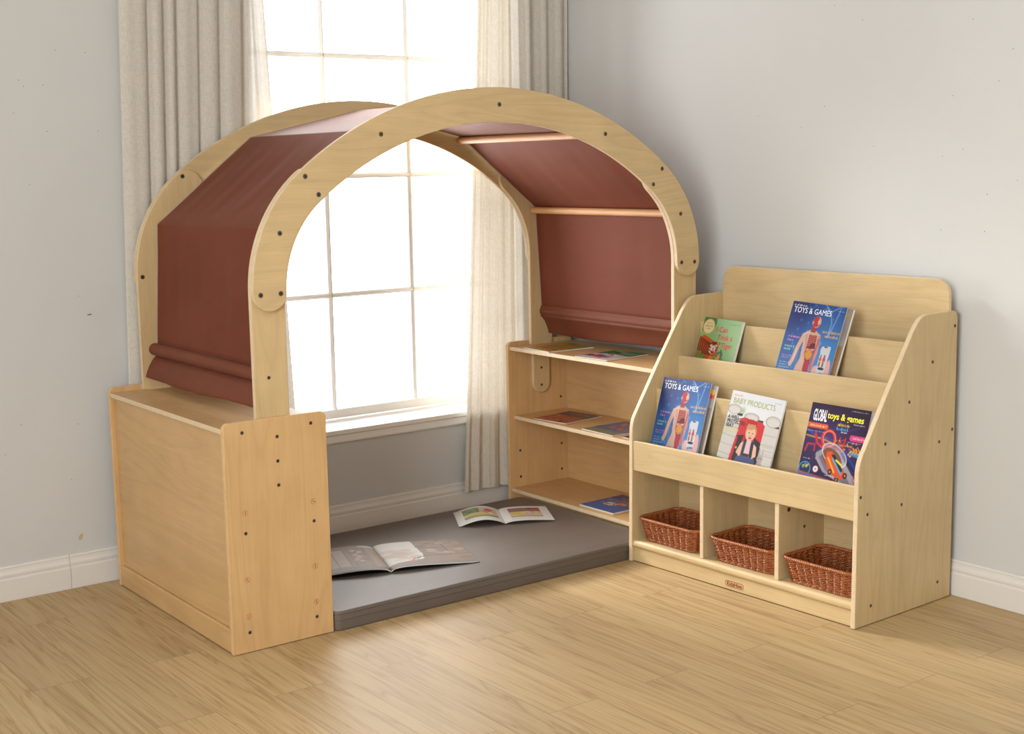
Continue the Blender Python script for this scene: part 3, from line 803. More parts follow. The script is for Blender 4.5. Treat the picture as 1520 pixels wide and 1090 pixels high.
def art_baby():
    a = Art(130, 180, (205, 205, 205), 0.21, 0.28).grad((196, 194, 190), (226, 228, 234), 90)
    a.ell(0.5, 0.8, 0.5, 0.12, (236, 238, 240), 0, 0.6, 40)
    seat = (204, 200, 193); ln = (150, 146, 138)
    a.rect(0, 0.0, 0.34, 0.72, seat); a.rect(0.72, 0.0, 1.0, 0.70, (208, 205, 198))
    for k in range(5): a.line([(0.0, 0.62-0.1*k), (0.30, 0.60-0.1*k)], 0.005, ln, 0.6); a.line([(0.74, 0.60-0.11*k), (1.0, 0.60-0.11*k)], 0.005, ln, 0.6)
    a.ell(0.28, 0.80, 0.035, 0.035, (150, 190, 130), 0, 0.8, 6)
    for x, y in ((0.24, 0.752), (0.64, 0.725), (0.95, 0.70)): a.rect(x-0.05, y-0.012, x+0.05, y+0.014, (52, 54, 56))
    for cx, cy, rx, ry in ((0.12, 0.800, 0.125, 0.052), (0.47, 0.750, 0.13, 0.045), (0.87, 0.75, 0.13, 0.058)):
        a.ell(cx, cy, rx, ry, seat); a.ell(cx, cy-0.012, rx*0.86, ry*0.78, (214, 210, 204)); a.ring(cx, cy, rx, ry, 0.004, (130, 128, 124), 0, 0.7)
    # red child seat
    a.poly([(0.27, 0.715), (0.33, 0.735), (0.68, 0.72), (0.74, 0.69), (0.74, 0.50), (0.66, 0.45), (0.34, 0.45), (0.27, 0.50)], (208, 46, 52))
    a.poly([(0.40, 0.72), (0.60, 0.715), (0.60, 0.5), (0.40, 0.5)], (186, 34, 42)); a.words(0.44, 0.60, 0.668, 0.012, (240, 220, 220), 0.8, 3)
    a.poly([(0.26, 0.53), (0.40, 0.55), (0.38, 0.28), (0.30, 0.20), (0.24, 0.24)], (42, 40, 44)); a.poly([(0.60, 0.55), (0.74, 0.50), (0.76, 0.28), (0.64, 0.22)], (44, 42, 46))
    a.poly([(0.22, 0.24), (0.28, 0.22), (0.30, 0.52), (0.26, 0.52)], (196, 40, 48)); a.ell(0.315, 0.40, 0.018, 0.013, (190, 200, 60))
    # child
    sk = (232, 184, 156)
    a.ell(0.52, 0.595, 0.105, 0.085, (196, 140, 92)); a.ell(0.52, 0.575, 0.088, 0.078, sk); a.ell(0.49, 0.645, 0.07, 0.03, (204, 150, 100))
    a.ell(0.49, 0.585, 0.010, 0.006, (70, 50, 44)); a.ell(0.555, 0.583, 0.010, 0.006, (70, 50, 44)); a.ell(0.525, 0.535, 0.026, 0.016, (170, 60, 60)); a.rect(0.508, 0.538, 0.545, 0.546, (245, 240, 236)); a.ell(0.523, 0.563, 0.010, 0.008, (222, 160, 136))
    a.poly([(0.38, 0.46), (0.48, 0.50), (0.58, 0.50), (0.68, 0.45), (0.66, 0.32), (0.40, 0.32)], (226, 190, 200))
    a.line([(0.40, 0.44), (0.36, 0.36), (0.44, 0.325)], 0.026, sk); a.line([(0.66, 0.44), (0.68, 0.36), (0.58, 0.32)], 0.026, sk)
    a.line([(0.455, 0.49), (0.45, 0.34)], 0.026, (60, 60, 66)); a.line([(0.595, 0.48), (0.61, 0.34)], 0.028, (46, 46, 52)); a.rect(0.47, 0.31, 0.58, 0.36, (52, 50, 56))
    a.poly([(0.36, 0.31), (0.46, 0.335), (0.56, 0.33), (0.69, 0.32), (0.74, 0.22), (0.30, 0.20)], (74, 84, 128))
    # soft toy rabbit
    a.ell(0.79, 0.34, 0.055, 0.045, (176, 168, 164)); a.ell(0.765, 0.41, 0.017, 0.04, (196, 176, 174), 0.1); a.ell(0.82, 0.41, 0.017, 0.04, (196, 176, 174), -0.1); a.ell(0.795, 0.26, 0.055, 0.05, (168, 160, 158))
    a.ell(0.775, 0.345, 0.006, 0.005, (40, 36, 36)); a.ell(0.81, 0.345, 0.006, 0.005, (40, 36, 36)); a.ell(0.795, 0.295, 0.03, 0.01, (220, 150, 160))
    for k in range(4): a.words(0.80, 0.97, 0.50-0.035*k, 0.016, (176, 172, 170), 0.8, 30+k)
    a.words(0.03, 0.30, 0.575, 0.012, (214, 206, 60), 1, 6); a.words(0.03, 0.26, 0.552, 0.012, (214, 206, 60), 1, 7)
    a.poly([(0, 0), (0.34, 0), (0.30, 0.235), (0, 0.262)], (104, 150, 66))
    a.words(0.05, 0.13, 0.945, 0.020, (236, 96, 62), 1, 8); a.words(0.14, 0.22, 0.945, 0.018, (238, 160, 140), 1, 9); a.words(0.82, 0.95, 0.945, 0.009, (70, 70, 74), 0.9, 10)
    return a
def art_global():
    a = Art(140, 190, (26, 18, 46), 0.205, 0.28).grad((30, 24, 62), (38, 18, 52), 80)
    a.ell(0.35, 0.68, 0.4, 0.16, (78, 52, 122), 0, 0.8, 70); a.ell(0.62, 0.45, 0.4, 0.15, (58, 44, 92), 0, 0.6, 60)
    for k in range(12): a.line([(0.35, 0.66), (0.35+0.6*math.cos(k*0.55), 0.66+0.3*math.sin(k*0.55))], 0.004, (150, 120, 200), 0.35)
    for p, c in (([(0.0, 0.72), (0.2, 0.66), (0.4, 0.64), (0.62, 0.60)], (44, 76, 196)), ([(0.02, 0.66), (0.3, 0.645), (0.55, 0.61), (0.8, 0.62)], (214, 150, 40))): a.line(p, 0.011, c, 0.9)
    a.ring(0.40, 0.655, 0.105, 0.085, 0.022, (214, 50, 48), 0.5); a.ring(0.41, 0.66, 0.10, 0.08, 0.007, (250, 140, 120), 0.5); a.line([(0.17, 0.69), (0.22, 0.60), (0.31, 0.565), (0.42, 0.60)], 0.018, (206, 44, 46))
    for x in (0.565, 0.655): a.line([(x, 0.50), (x+0.02, 0.69)], 0.010, (206, 44, 50))
    for k in range(4): a.line([(0.57, 0.55+0.035*k), (0.665, 0.57+0.035*k)], 0.006, (206, 44, 50))
    for p in ([(0.05, 0.50), (0.07, 0.575), (0.19, 0.58), (0.20, 0.515)],): a.line(p, 0.011, (206, 44, 46))
    a.blobs(60, [(226, 140, 40), (200, 50, 50), (60, 90, 210), (230, 200, 60)], 0.014, 0.008, (0.5, 0.52, 0.9, 0.66), 4)
    a.poly([(0.62, 0.54), (0.72, 0.56), (0.98, 0.40), (0.90, 0.36)], (36, 50, 150)); a.poly([(0.66, 0.50), (0.72, 0.52), (0.95, 0.385), (0.90, 0.37)], (20, 26, 70))
    a.poly([(0.84, 0.58), (1, 0.555), (1, 0.50), (0.78, 0.55)], (60, 140, 210))
    for k in range(4): a.line([(0.83+0.045*k, 0.605), (0.855+0.045*k, 0.58), (0.83+0.045*k, 0.555)], 0.010, (236, 164, 40))
    # launcher with a racing car
    a.poly([(0.24, 0.50), (0.36, 0.56), (0.60, 0.56), (0.96, 0.30), (0.97, 0.22), (0.80, 0.22), (0.42, 0.32), (0.25, 0.44)], (158, 152, 164)); a.poly([(0.30, 0.46), (0.45, 0.34), (0.80, 0.245), (0.9, 0.25), (0.6, 0.5), (0.4, 0.53)], (120, 112, 128))
    a.ell(0.55, 0.505, 0.23, 0.095, (190, 186, 196), -0.45, 0.55); a.ell(0.52, 0.47, 0.19, 0.085, (120, 70, 50), -0.5, 0.9); a.ring(0.55, 0.505, 0.23, 0.095, 0.006, (230, 228, 236), -0.45, 0.8)
    a.poly([(0.42, 0.53), (0.50, 0.54), (0.76, 0.36), (0.80, 0.30), (0.68, 0.27), (0.52, 0.33), (0.42, 0.44)], (222, 84, 38)); a.poly([(0.50, 0.51), (0.56, 0.51), (0.74, 0.37), (0.70, 0.35)], (28, 30, 40)); a.line([(0.54, 0.47), (0.72, 0.33)], 0.012, (60, 180, 226)); a.line([(0.46, 0.47), (0.60, 0.34)], 0.014, (246, 178, 60)); a.line([(0.60, 0.46), (0.70, 0.42)], 0.014, (240, 220, 70))
    for x, y in ((0.535, 0.335), (0.665, 0.27), (0.79, 0.325)): a.ell(x, y, 0.035, 0.03, (26, 22, 26)); a.ell(x, y, 0.016, 0.013, (220, 120, 40))
    a.rect(0, 0.745, 0.32, 0.795, (226, 98, 44)); a.ell(0.32, 0.77, 0.034, 0.025, (226, 98, 44)); a.words(0.04, 0.31, 0.760, 0.020, (250, 226, 200), 0.9, 2)
    a.words(0.02, 0.32, 0.705, 0.014, (200, 190, 220), 0.8, 5)
    a.words(0.50, 0.70, 0.800, 0.032, (236, 196, 60), 1, 6); a.words(0.49, 0.68, 0.760, 0.032, (80, 176, 226), 1, 7); a.words(0.58, 0.68, 0.738, 0.014, (236, 236, 240), 1, 8)
    a.rect(0.76, 0.675, 1.0, 0.735, (222, 66, 136)); a.ell(0.765, 0.705, 0.03, 0.03, (222, 66, 136)); a.words(0.79, 0.99, 0.695, 0.020, (250, 220, 236), 0.9, 9)
    a.words(0.72, 0.92, 0.655, 0.010, (190, 180, 210), 0.8, 10); a.words(0.68, 0.95, 0.965, 0.009, (230, 230, 236), 0.9, 11); a.words(0.76, 0.93, 0.835, 0.012, (220, 220, 226), 0.9, 12)
    a.ell(0.105, 0.32, 0.095, 0.068, (22, 40, 84)); a.ring(0.105, 0.32, 0.095, 0.068, 0.008, (60, 150, 210)); a.blobs(10, [(220, 200, 50), (70, 170, 60), (60, 140, 220), (214, 90, 50)], 0.02, 0.012, (0.06, 0.33, 0.16, 0.37), 2)
    a.ell(0.29, 0.335, 0.045, 0.033, (238, 234, 234)); a.ring(0.29, 0.335, 0.045, 0.033, 0.004, (200, 70, 70)); a.ell(0.29, 0.335, 0.018, 0.013, (150, 160, 200))
    a.ring(0.985, 0.31, 0.06, 0.045, 0.006, (206, 50, 50)); a.words(0.05, 0.17, 0.42, 0.010, (210, 210, 220), 0.8, 13)
    a.poly([(0, 0.0), (1, 0.0), (1, 0.225), (0, 0.285)], (112, 104, 142)); a.line([(0, 0.288), (1, 0.228)], 0.006, (190, 60, 70)); a.blobs(14, [(60, 60, 110), (30, 30, 40), (190, 70, 60), (60, 70, 170)], 0.05, 0.012, (0.15, 0.16, 0.95, 0.25), 6)
    a.words(0.46, 0.70, 0.290, 0.008, (220, 220, 226), 0.8, 14)
    return a
def art_tiger():
    a = Art(110, 140, (120, 170, 98), 0.165, 0.208).grad((120, 176, 104), (150, 192, 130), 60)
    a.ell(0.13, 0.93, 0.21, 0.17, (46, 132, 74)); a.rect(0, 0.86, 0.02, 1, (46, 132, 74)); a.ell(0.16, 0.86, 0.145, 0.115, (238, 216, 158)); a.ring(0.16, 0.86, 0.145, 0.115, 0.008, (214, 176, 100))
    a.words(0.09, 0.22, 0.90, 0.024, (204, 60, 44), 1, 1); a.words(0.07, 0.25, 0.855, 0.028, (60, 160, 170), 1, 2); a.words(0.08, 0.24, 0.815, 0.024, (60, 50, 40), 1, 3)
    org = (206, 84, 34); blk = (38, 24, 18)
    a.blobs(26, [(70, 116, 62), (96, 140, 80), (52, 96, 50)], 0.07, 0.045, (0, 0.30, 0.75, 0.48), 3, 0.8)
    a.poly([(0.0, 0.67), (0.10, 0.72), (0.26, 0.68), (0.44, 0.62), (0.52, 0.58), (0.50, 0.40), (0.30, 0.34), (0.0, 0.36)], org)
    for k in range(9): a.line([(0.0+0.045*k, 0.68-0.012*k), (0.015+0.055*k, 0.56), (0.03+0.04*k, 0.42)], 0.012, blk, 0.9)
    a.ell(0.42, 0.535, 0.125, 0.105, org); a.ell(0.55, 0.615, 0.03, 0.026, org); a.ell(0.40, 0.50, 0.085, 0.06, (238, 226, 210)); a.ell(0.37, 0.565, 0.045, 0.024, (240, 230, 214)); a.ell(0.475, 0.56, 0.04, 0.022, (240, 230, 214))
    for p in ([(0.34, 0.60), (0.40, 0.585), (0.46, 0.61)], [(0.36, 0.625), (0.42, 0.61), (0.48, 0.63)], [(0.31, 0.55), (0.35, 0.53)], [(0.49, 0.545), (0.53, 0.56)], [(0.32, 0.50), (0.35, 0.49)], [(0.48, 0.50), (0.52, 0.515)]): a.line(p, 0.011, blk)
    a.ell(0.375, 0.562, 0.012, 0.009, (30, 24, 14)); a.ell(0.468, 0.562, 0.012, 0.009, (30, 24, 14)); a.ell(0.42, 0.525, 0.026, 0.016, (214, 96, 86)); a.ell(0.415, 0.475, 0.05, 0.028, (150, 30, 30)); a.rect(0.385, 0.487, 0.445, 0.495, (250, 246, 238))
    a.blobs(14, [(86, 134, 60), (120, 156, 70)], 0.045, 0.02, (0.0, 0.34, 0.3, 0.44), 8); a.blobs(9, [(232, 178, 70), (222, 150, 60)], 0.06, 0.016, (0.36, 0.36, 0.62, 0.41), 9)
    a.words(0.70, 0.95, 0.925, 0.012, (40, 60, 40), 0.9, 4)
    return a
def art_scene(bg, cols, seed, titlecol=None, n=46, box=(0.08, 0.1, 0.92, 0.7)):
    a = Art(90, 110, bg, 0.2, 0.24).mottle(0.10, 6, seed)
    a.blobs(n, cols, 0.10, 0.055, box, seed); a.blobs(n, cols, 0.04, 0.02, box, seed+1)
    return a

# ------------------------------------------------------------------ the magazine rack (turned slightly off the wall)
RT = 0.0324
RW = Matrix.Translation((1.4023, -0.9007, 0)) @ Matrix.Rotation(RT, 4, 'Z')   # local: x depth, y along the front, z up
rack = root('magazine_rack', RW, 'tiered birch magazine rack with three open bins below, standing against the right wall', 'rack')
WR = 0.8866
side = [(0.0, 0.002), (0.0048, 0.420), (0.0056, 0.437), (0.0085, 0.452), (0.0135, 0.466), (0.021, 0.4795), (0.0633, 0.5440), (0.1308, 0.6455), (0.1853, 0.7240),
        (0.2330, 0.7935), (0.2435, 0.8065), (0.2545, 0.8185), (0.267, 0.8285), (0.280, 0.8345), (0.294, 0.8372), (0.312, 0.8380), (0.4143, 0.8394),
        (0.4260, 0.8385), (0.4350, 0.8345), (0.4410, 0.8280), (0.4433, 0.8180), (0.4433, 0.002)]
rpan = []
for y0, y1 in ((0.0, 0.015), (WR-0.015, WR)):
    rpan.append(obj('side_panel', prism(side, 'xz', y0, y1), [M['rackz'], M['edge']], rack, local=True, bevel=0.0022, seg=3))
yi0, yi1 = 0.0152, WR-0.0152
obj('back_board', prism(rrect(yi0, yi1, 0.58, 0.9262, (0, 0, 0.045, 0.045), 10), 'yz', 0.4205, 0.4335), [M['racky'], M['edge']], rack, local=True, bevel=0.0015)
obj('back_panel', box(0.4340, 0.4400, yi0, yi1, 0.02, 0.5795), M['racky'], rack, local=True)
obj('front_lip', prism([(yi0, 0.2997), (yi1, 0.2997), (yi1, 0.3956), (yi0, 0.3956)], 'yz', 0.0062, 0.0202), [M['racky'], M['edge']], rack, local=True, bevel=0.0025, seg=3)
for x, z0, z1 in ((0.112, 0.3175, 0.5510), (0.2113, 0.4705, 0.6476), (0.3145, 0.5725, 0.7510)):
    obj('pocket_board', prism([(yi0, z0), (yi1, z0), (yi1, z1), (yi0, z1)], 'yz', x, x+0.0125), [M['racky'], M['edge']], rack, local=True, bevel=0.0012)
obj('bin_top', box(0.0204, 0.4200, yi0, yi1, 0.3035, 0.3170), M['racky'], rack, local=True)
obj('pocket_floor', box(0.1250, 0.4200, yi0, yi1, 0.4570, 0.4700), M['racky'], rack, local=True)
obj('pocket_floor', box(0.2242, 0.4200, yi0, yi1, 0.5590, 0.5720), M['racky'], rack, local=True)
obj('bin_back', box(0.2150, 0.2250, yi0, yi1, 0.0735, 0.3030), M['racky'], rack, local=True)
for y0, y1 in ((0.2785, 0.2934), (0.5725, 0.5863)):
    obj('divider', prism([(0.012, 0.0732), (0.2148, 0.0732), (0.2148, 0.3030), (0.012, 0.3030)], 'xz', y0, y1), [M['rackz'], M['edge']], rack, local=True, bevel=0.0012)
obj('base_shelf', prism(rrect(0.0025, 0.4200, 0.0480, 0.0730, (0.010, 0, 0, 0.012), 6), 'xz', yi0, yi1, None, 0, 0), M['racky'], rack, local=True, smooth=math.radians(35))
kick = obj('kick_board', box(0.0105, 0.0235, yi0, yi1, 0.003, 0.0475), M['racky'], rack, local=True, bevel=0.001)
for x, z in ((0.43, 0.7955), (0.3276, 0.7029), (0.2231, 0.6018), (0.1187, 0.4994), (0.1799, 0.4679), (0.369, 0.470), (0.4311, 0.4978), (0.015, 0.3676), (0.1985, 0.3167), (0.0459, 0.3152), (0.38, 0.0567), (0.0691, 0.0541)):
    fastener(SCREW_SMALL, 'screw_head', RW @ Vector((x, 0.0, z)), RW.to_3x3() @ Vector((0, -1, 0)), rpan[0])
fastener(SCREW_BIG, 'screw_head', RW @ Vector((0.055, 0.2785, 0.275)), RW.to_3x3() @ Vector((0, -1, 0)), bpy.data.objects['divider'])
fastener(SCREW_SMALL, 'screw_head', RW @ Vector((0.125, 0.2785, 0.213)), RW.to_3x3() @ Vector((0, -1, 0)), bpy.data.objects['divider'])
# maker's badge on the kick board: a pill outline with lettering
bm = bmesh.new()
def bplace(u, v, l): return Vector((0.0103-l, 0.4441-u, 0.0212+v))
def pill(hw, hh, n=10):
    P = []
    for a in range(-90, 91, 180//n): P.append((hw-hh+hh*math.cos(math.radians(a)), hh*math.sin(math.radians(a))))
    return P+[(-x, -z) for x, z in P]
o_, i_ = pill(0.0365, 0.0092), pill(0.0352, 0.0079)
vo = [bm.verts.new(bplace(x, z, 0.0004)) for x, z in o_]; vi = [bm.verts.new(bplace(x, z, 0.0004)) for x, z in i_]
for k in range(len(vo)): bm.faces.new((vo[k], vo[(k+1) % len(vo)], vi[(k+1) % len(vi)], vi[k]))
fc = bm.faces.new([bm.verts.new(bplace(x, z, 0.0002)) for x, z in i_]); fc.material_index = 1
tv, tf = text2d('KidzHive', 0.0172, 0.018, 0.94, 1.0, 'CENTER')
vs = [bm.verts.new(bplace(x, z-0.0058, 0.0005)) for x, z in tv]
for f in tf:
    try: bm.faces.new([vs[i] for i in f])
    except ValueError: pass
bd = obj('badge', bm, [ink(118, 42, 32), ink(200, 160, 118)], rack, local=True); bd['label'] = 'small dark red maker badge with lettering'

# magazines in the pockets
def lean_frame(b_left, a0, z0, lean, tilt):
    """bottom-left corner (as seen) at (a0, b_left, z0); leans back by lean, turned in its plane by tilt"""
    L, T = math.radians(lean), math.radians(tilt)
    right = Vector((0, -1, 0)); up = Vector((math.sin(L), 0, math.cos(L)))
    U = right*math.cos(T)+up*math.sin(T); V = -right*math.sin(T)+up*math.cos(T)
    m = frame4((a0, b_left, z0), U, V)
    return RW @ m
def pl(w, h): return lambda u, v, l: (u*w, v*h, l)
def plm(u, v, l): return (u, v, l)
W_, H_ = 0.207, 0.286
def toys_text():
    return [lettering('TOYS & GAMES', (0.011, H_*0.880), 0.0245, (240, 242, 246), plm, 0.0, 0.86)]
make_book('magazine', 'blue magazine with a body model on its cover, left end of the lower tier', 'magazine', lean_frame(0.838, 0.030, 0.3195, 18, 1.0), 0.204, H_, 0.0035, art_toys(True), toys_text(), 'magazines in the rack')
make_book('magazine', 'grey backed magazine peeping out to the right behind the lower blue magazine', 'magazine', lean_frame(0.8250, 0.0345, 0.3188, 18, -0.5), 0.204, 0.284, 0.0045,
          Art(60, 80, (150, 146, 146), 0.2, 0.28).mottle(0.08, 5, 3).rect(0.88, 0.86, 1, 0.90, (200, 60, 50)).ell(0.95, 0.925, 0.05, 0.03, (220, 170, 40)).rect(0.9, 0.0, 1, 0.75, (128, 116, 104)), [], 'magazines in the rack', back=(0.03, 0.03, 0.035), fan=0.004)
make_book('magazine', 'pale grey magazine with a child in a red car seat on the cover', 'magazine', lean_frame(0.5590, 0.030, 0.3215, 18, -2.4), 0.207, 0.277, 0.0050, art_baby(),
          [lettering('BABY PRODUCTS', (0.011, 0.277*0.868), 0.0245, (140, 158, 74), plm, 0.002, 0.86),
           lettering('A WELL-', (0.006, 0.277*0.695), 0.0152, (26, 26, 28), plm, 0.03, 0.86), lettering('PROTECTED', (0.006, 0.277*0.648), 0.0152, (26, 26, 28), plm, 0.03, 0.86), lettering('SEAT', (0.006, 0.277*0.602), 0.0152, (26, 26, 28), plm, 0.03, 0.86)],
          'magazines in the rack', back=(0.10, 0.14, 0.15), fan=0.002)
make_book('magazine', 'dark purple magazine with toy racing cars and tracks on the cover', 'magazine', lean_frame(0.2485, 0.030, 0.3200, 18, -0.4), 0.204, 0.279, 0.0030, art_global(),
          [lettering('GLOBAL', (0.013, 0.279*0.822), 0.046, (244, 244, 248), plm, 0.02, 0.275), lettering('toys & games', (0.062, 0.279*0.862), 0.0255, (246, 236, 40), plm, 0.018, 0.90)], 'magazines in the rack')
make_book('magazine', 'magazine hidden except for its right edge behind the dark purple one', 'magazine', lean_frame(0.2425, 0.0340, 0.3190, 18, -0.8), 0.204, 0.2785, 0.0050,
          Art(50, 70, (190, 190, 194), 0.2, 0.28).rect(0.9, 0.72, 1, 0.85, (60, 40, 36)).rect(0.93, 0.76, 1, 0.82, (210, 110, 50)), [], 'magazines in the rack', back=(0.3, 0.3, 0.3))
make_book('magazine', 'blue magazine with a body model on its cover, in the upper tier', 'magazine', lean_frame(0.5115, 0.236, 0.5740, 20, -2.4), 0.204, 0.285, 0.0035, art_toys(False), toys_text(), 'magazines in the rack')
make_book('magazine', 'grey backed magazine peeping out behind the upper blue magazine', 'magazine', lean_frame(0.4980, 0.2400, 0.5732, 20, -3.0), 0.208, 0.284, 0.0050,
          Art(60, 80, (150, 144, 142), 0.2, 0.28).mottle(0.08, 5, 4).rect(0.85, 0.0, 1, 0.6, (150, 116, 80)).ell(0.93, 0.93, 0.03, 0.02, (200, 160, 40)), [], 'magazines in the rack', back=(0.30, 0.20, 0.09), fan=0.003)
make_book('picture_book', 'green picture book with a tiger on the cover, upper tier of the rack', 'book', lean_frame(0.8480, 0.236, 0.5725, 20, -1.6), 0.163, 0.2085, 0.0085, art_tiger(),
          [lettering('I Can', (0.062, 0.2085*0.790), 0.0245, (204, 44, 48), plm, 0.022, 0.92, rot=0.03), lettering('Trick a', (0.074, 0.2085*0.672), 0.0245, (204, 44, 48), plm, 0.022, 0.92, rot=0.02), lettering('Tiger', (0.098, 0.2085*0.552), 0.0240, (204, 44, 48), plm, 0.022, 0.92, rot=0.03)],
          back=(0.10, 0.28, 0.12), fan=0.004)

# ------------------------------------------------------------------ wicker baskets
def basket_parts():
    """local: x depth, y width, z up, origin at the centre of the base"""
    HB = 0.074
    def loop(t, z):
        k = z/HB; ax, ay, r = 0.078+0.014*k, 0.108+0.016*k, 0.030
        per = 4*(ax-r)+4*(ay-r)+2*PI*r; s = t*per
        segs = [(2*(ay-r), 'E'), (PI*r/2, 'c1'), (2*(ax-r), 'N'), (PI*r/2, 'c2'), (2*(ay-r), 'W'), (PI*r/2, 'c3'), (2*(ax-r), 'S'), (PI*r/2, 'c4')]
        cor = {'c1': (ax-r, ay-r, 0), 'c2': (-ax+r, ay-r, 90), 'c3': (-ax+r, -ay+r, 180), 'c4': (ax-r, -ay+r, 270)}
        for ln, nm in segs:
            if s <= ln: break
            s -= ln
        if nm == 'E': return (ax, -(ay-r)+s), (1, 0)
        if nm == 'N': return ((ax-r)-s, ay), (0, 1)
        if nm == 'W': return (-ax, (ay-r)-s), (-1, 0)
        if nm == 'S': return (-(ax-r)+s, -ay), (0, -1)
        cx, cy, a0 = cor[nm]; a = math.radians(a0)+s/r
        return (cx+r*math.cos(a), cy+r*math.sin(a)), (math.cos(a), math.sin(a))
    weave = bmesh.new(); NS = 60; K = NS*4
    rows = 14
    for i in range(rows):
        z = 0.004+(HB-0.012)*i/(rows-1); path = []
        for q in range(K):
            t = q/K; (x, y), (nx, ny) = loop(t, z)
            w = 0.0026*math.cos(2*PI*q/8.0)+(0.0010 if i % 2 else -0.0010)*math.cos(PI*q/4.0+0.8)
            path.append((x+nx*w, y+ny*w, z+0.0008*math.sin(q*0.7+i)))
        tube(path, 0.0022, 6, True, weave)
    stake = bmesh.new()
    for k in range(NS):
        t = (k+0.5)/NS; P = []
        if k % 2: continue
        for z in (0.002, HB*0.33, HB*0.66, HB-0.004):
            (x, y), n_ = loop(t, z); P.append((x, y, z))
        tube(P, 0.0015, 5, False, stake)
    rim = bmesh.new(); KR = 260
    for s in range(3):
        path = []
        for q in range(KR):
            t = q/KR; (x, y), (nx, ny) = loop(t, HB); a = 2*PI*(t*40+s/3.0)
            path.append((x+nx*(0.0030*math.cos(a)+0.001), y+ny*(0.0030*math.cos(a)+0.001), HB-0.002+0.0030*math.sin(a)))
        tube(path, 0.0029, 6, True, rim)
    foot = bmesh.new()
    for s in range(2):
        path = []
        for q in range(KR):
            t = q/KR; (x, y), (nx, ny) = loop(t, 0.002); a = 2*PI*(t*28+s/2.0)
            path.append((x+nx*0.0022*math.cos(a), y+ny*0.0022*math.cos(a), 0.0042+0.0018*math.sin(a)))
        tube(path, 0.0022, 6, True, foot)
    base = prism([loop(k/60, 0.0)[0] for k in range(60)], 'xy', 0.002, 0.005, None, 0, 0)
    return weave, stake, rim, foot, base
parts = basket_parts()
bdata = []
for nm, bm, m in zip(('woven_side', 'stakes', 'braided_rim', 'foot_braid', 'base'), parts, (M['wicker'], M['wicker_dark'], M['wicker'], M['wicker'], M['wicker_dark'])):
    me = bpy.data.meshes.new(nm); bm.to_mesh(me); bm.free(); me.materials.append(m); bdata.append((nm, me))
for (bx, by, rz), lab in zip(((0.1085, 0.738, 0.0), (0.1115, 0.4325, 0.03), (0.1075, 0.1475, 0.0)),
        ('brown wicker basket in the bin nearest the floor mat', 'brown wicker basket in the middle bin of the rack', 'brown wicker basket in the bin farthest from the floor mat')):
    r = root('wicker_basket', RW @ Matrix.Translation((bx, by, 0.0732)) @ Matrix.Rotation(rz, 4, 'Z'), lab, 'basket', 'baskets in the rack bins')
    for nm, me in bdata: link_mesh(nm, me, r)

# ------------------------------------------------------------------ picture books lying on the bookcase shelves
def flat_frame(corner, along):
    """corner: near-left of the cover; along: direction of its lower edge"""
    U = Vector((along[0], along[1], 0)).normalized(); V = Vector((-U.y, U.x, 0))
    return frame4(corner, U, V)
T1, T2, T3 = 0.606, 0.346, 0.072
def flat(label, c, d, w, h, t, z, art, texts=(), back=(0.4, 0.4, 0.4)):
    return make_book('picture_book', label, 'book', flat_frame((c[0], c[1], z+t+0.0004), d), w, h, t, art, list(texts), 'picture books lying on the bookcase', back=back)
Y = [(206, 60, 40), (120, 40, 34), (90, 120, 190), (214, 150, 60), (70, 120, 60)]
flat('mustard yellow picture book lying on the top shelf', (1.5180, 0.7150), (-0.06, -1), 0.158, 0.200, 0.004, T1,
     art_scene((206, 164, 52), [(190, 50, 40), (110, 40, 30), (150, 150, 170), (220, 130, 60)], 3, n=14, box=(0.15, 0.15, 0.85, 0.6)).ell(0.35, 0.93, 0.25, 0.05, (70, 130, 60)).words(0.45, 0.95, 0.78, 0.04, (190, 80, 40), 0.9, 3), back=(0.6, 0.6, 0.6))
flat('picture book with a green top half lying on the top shelf, nearer the rack', (1.5080, 0.4130), (0.07, -1), 0.158, 0.205, 0.004, T1,
     Art(90, 110, (214, 206, 208), 0.16, 0.2).mottle(0.06, 5, 2).rect(0, 0.55, 1, 1, (58, 118, 60)).rect(0, 0.22, 0.6, 0.40, (40, 84, 160)).blobs(30, [(190, 40, 48), (210, 70, 70), (226, 226, 230), (150, 110, 140)], 0.08, 0.05, (0.1, 0.15, 0.75, 0.62), 3).ell(0.28, 0.92, 0.2, 0.06, (176, 160, 90)).words(0.42, 0.95, 0.80, 0.055, (236, 238, 234), 1, 12).words(0.50, 0.92, 0.69, 0.055, (236, 238, 234), 1, 13),
     back=(0.35, 0.2, 0.15))
flat('orange and purple picture book lying on the middle shelf', (1.5360, 0.6850), (0.14, -1), 0.162, 0.192, 0.0035, T2,
     Art(90, 110, (186, 84, 54), 0.16, 0.19).mottle(0.14, 6, 4).rect(0, 0.60, 1, 1, (64, 46, 84)).blobs(36, [(214, 110, 60), (176, 50, 44), (222, 150, 90), (110, 60, 70)], 0.09, 0.05, (0.05, 0.08, 0.9, 0.62), 4).words(0.2, 0.9, 0.86, 0.035, (214, 176, 60), 1, 4).words(0.3, 0.9, 0.76, 0.035, (214, 176, 60), 1, 5), back=(0.25, 0.15, 0.2))
flat('blue and orange picture book lying on the middle shelf, nearer the rack', (1.5415, 0.4180), (-0.03, -1), 0.170, 0.200, 0.004, T2,
     Art(90, 110, (76, 96, 150), 0.17, 0.2).mottle(0.10, 6, 6).rect(0, 0, 1, 0.25, (128, 132, 100)).blobs(26, [(206, 110, 70), (190, 84, 60), (226, 150, 110), (90, 110, 180)], 0.09, 0.06, (0.15, 0.25, 0.9, 0.8), 6).ell(0.55, 0.93, 0.3, 0.05, (190, 170, 70)), back=(0.5, 0.5, 0.5))
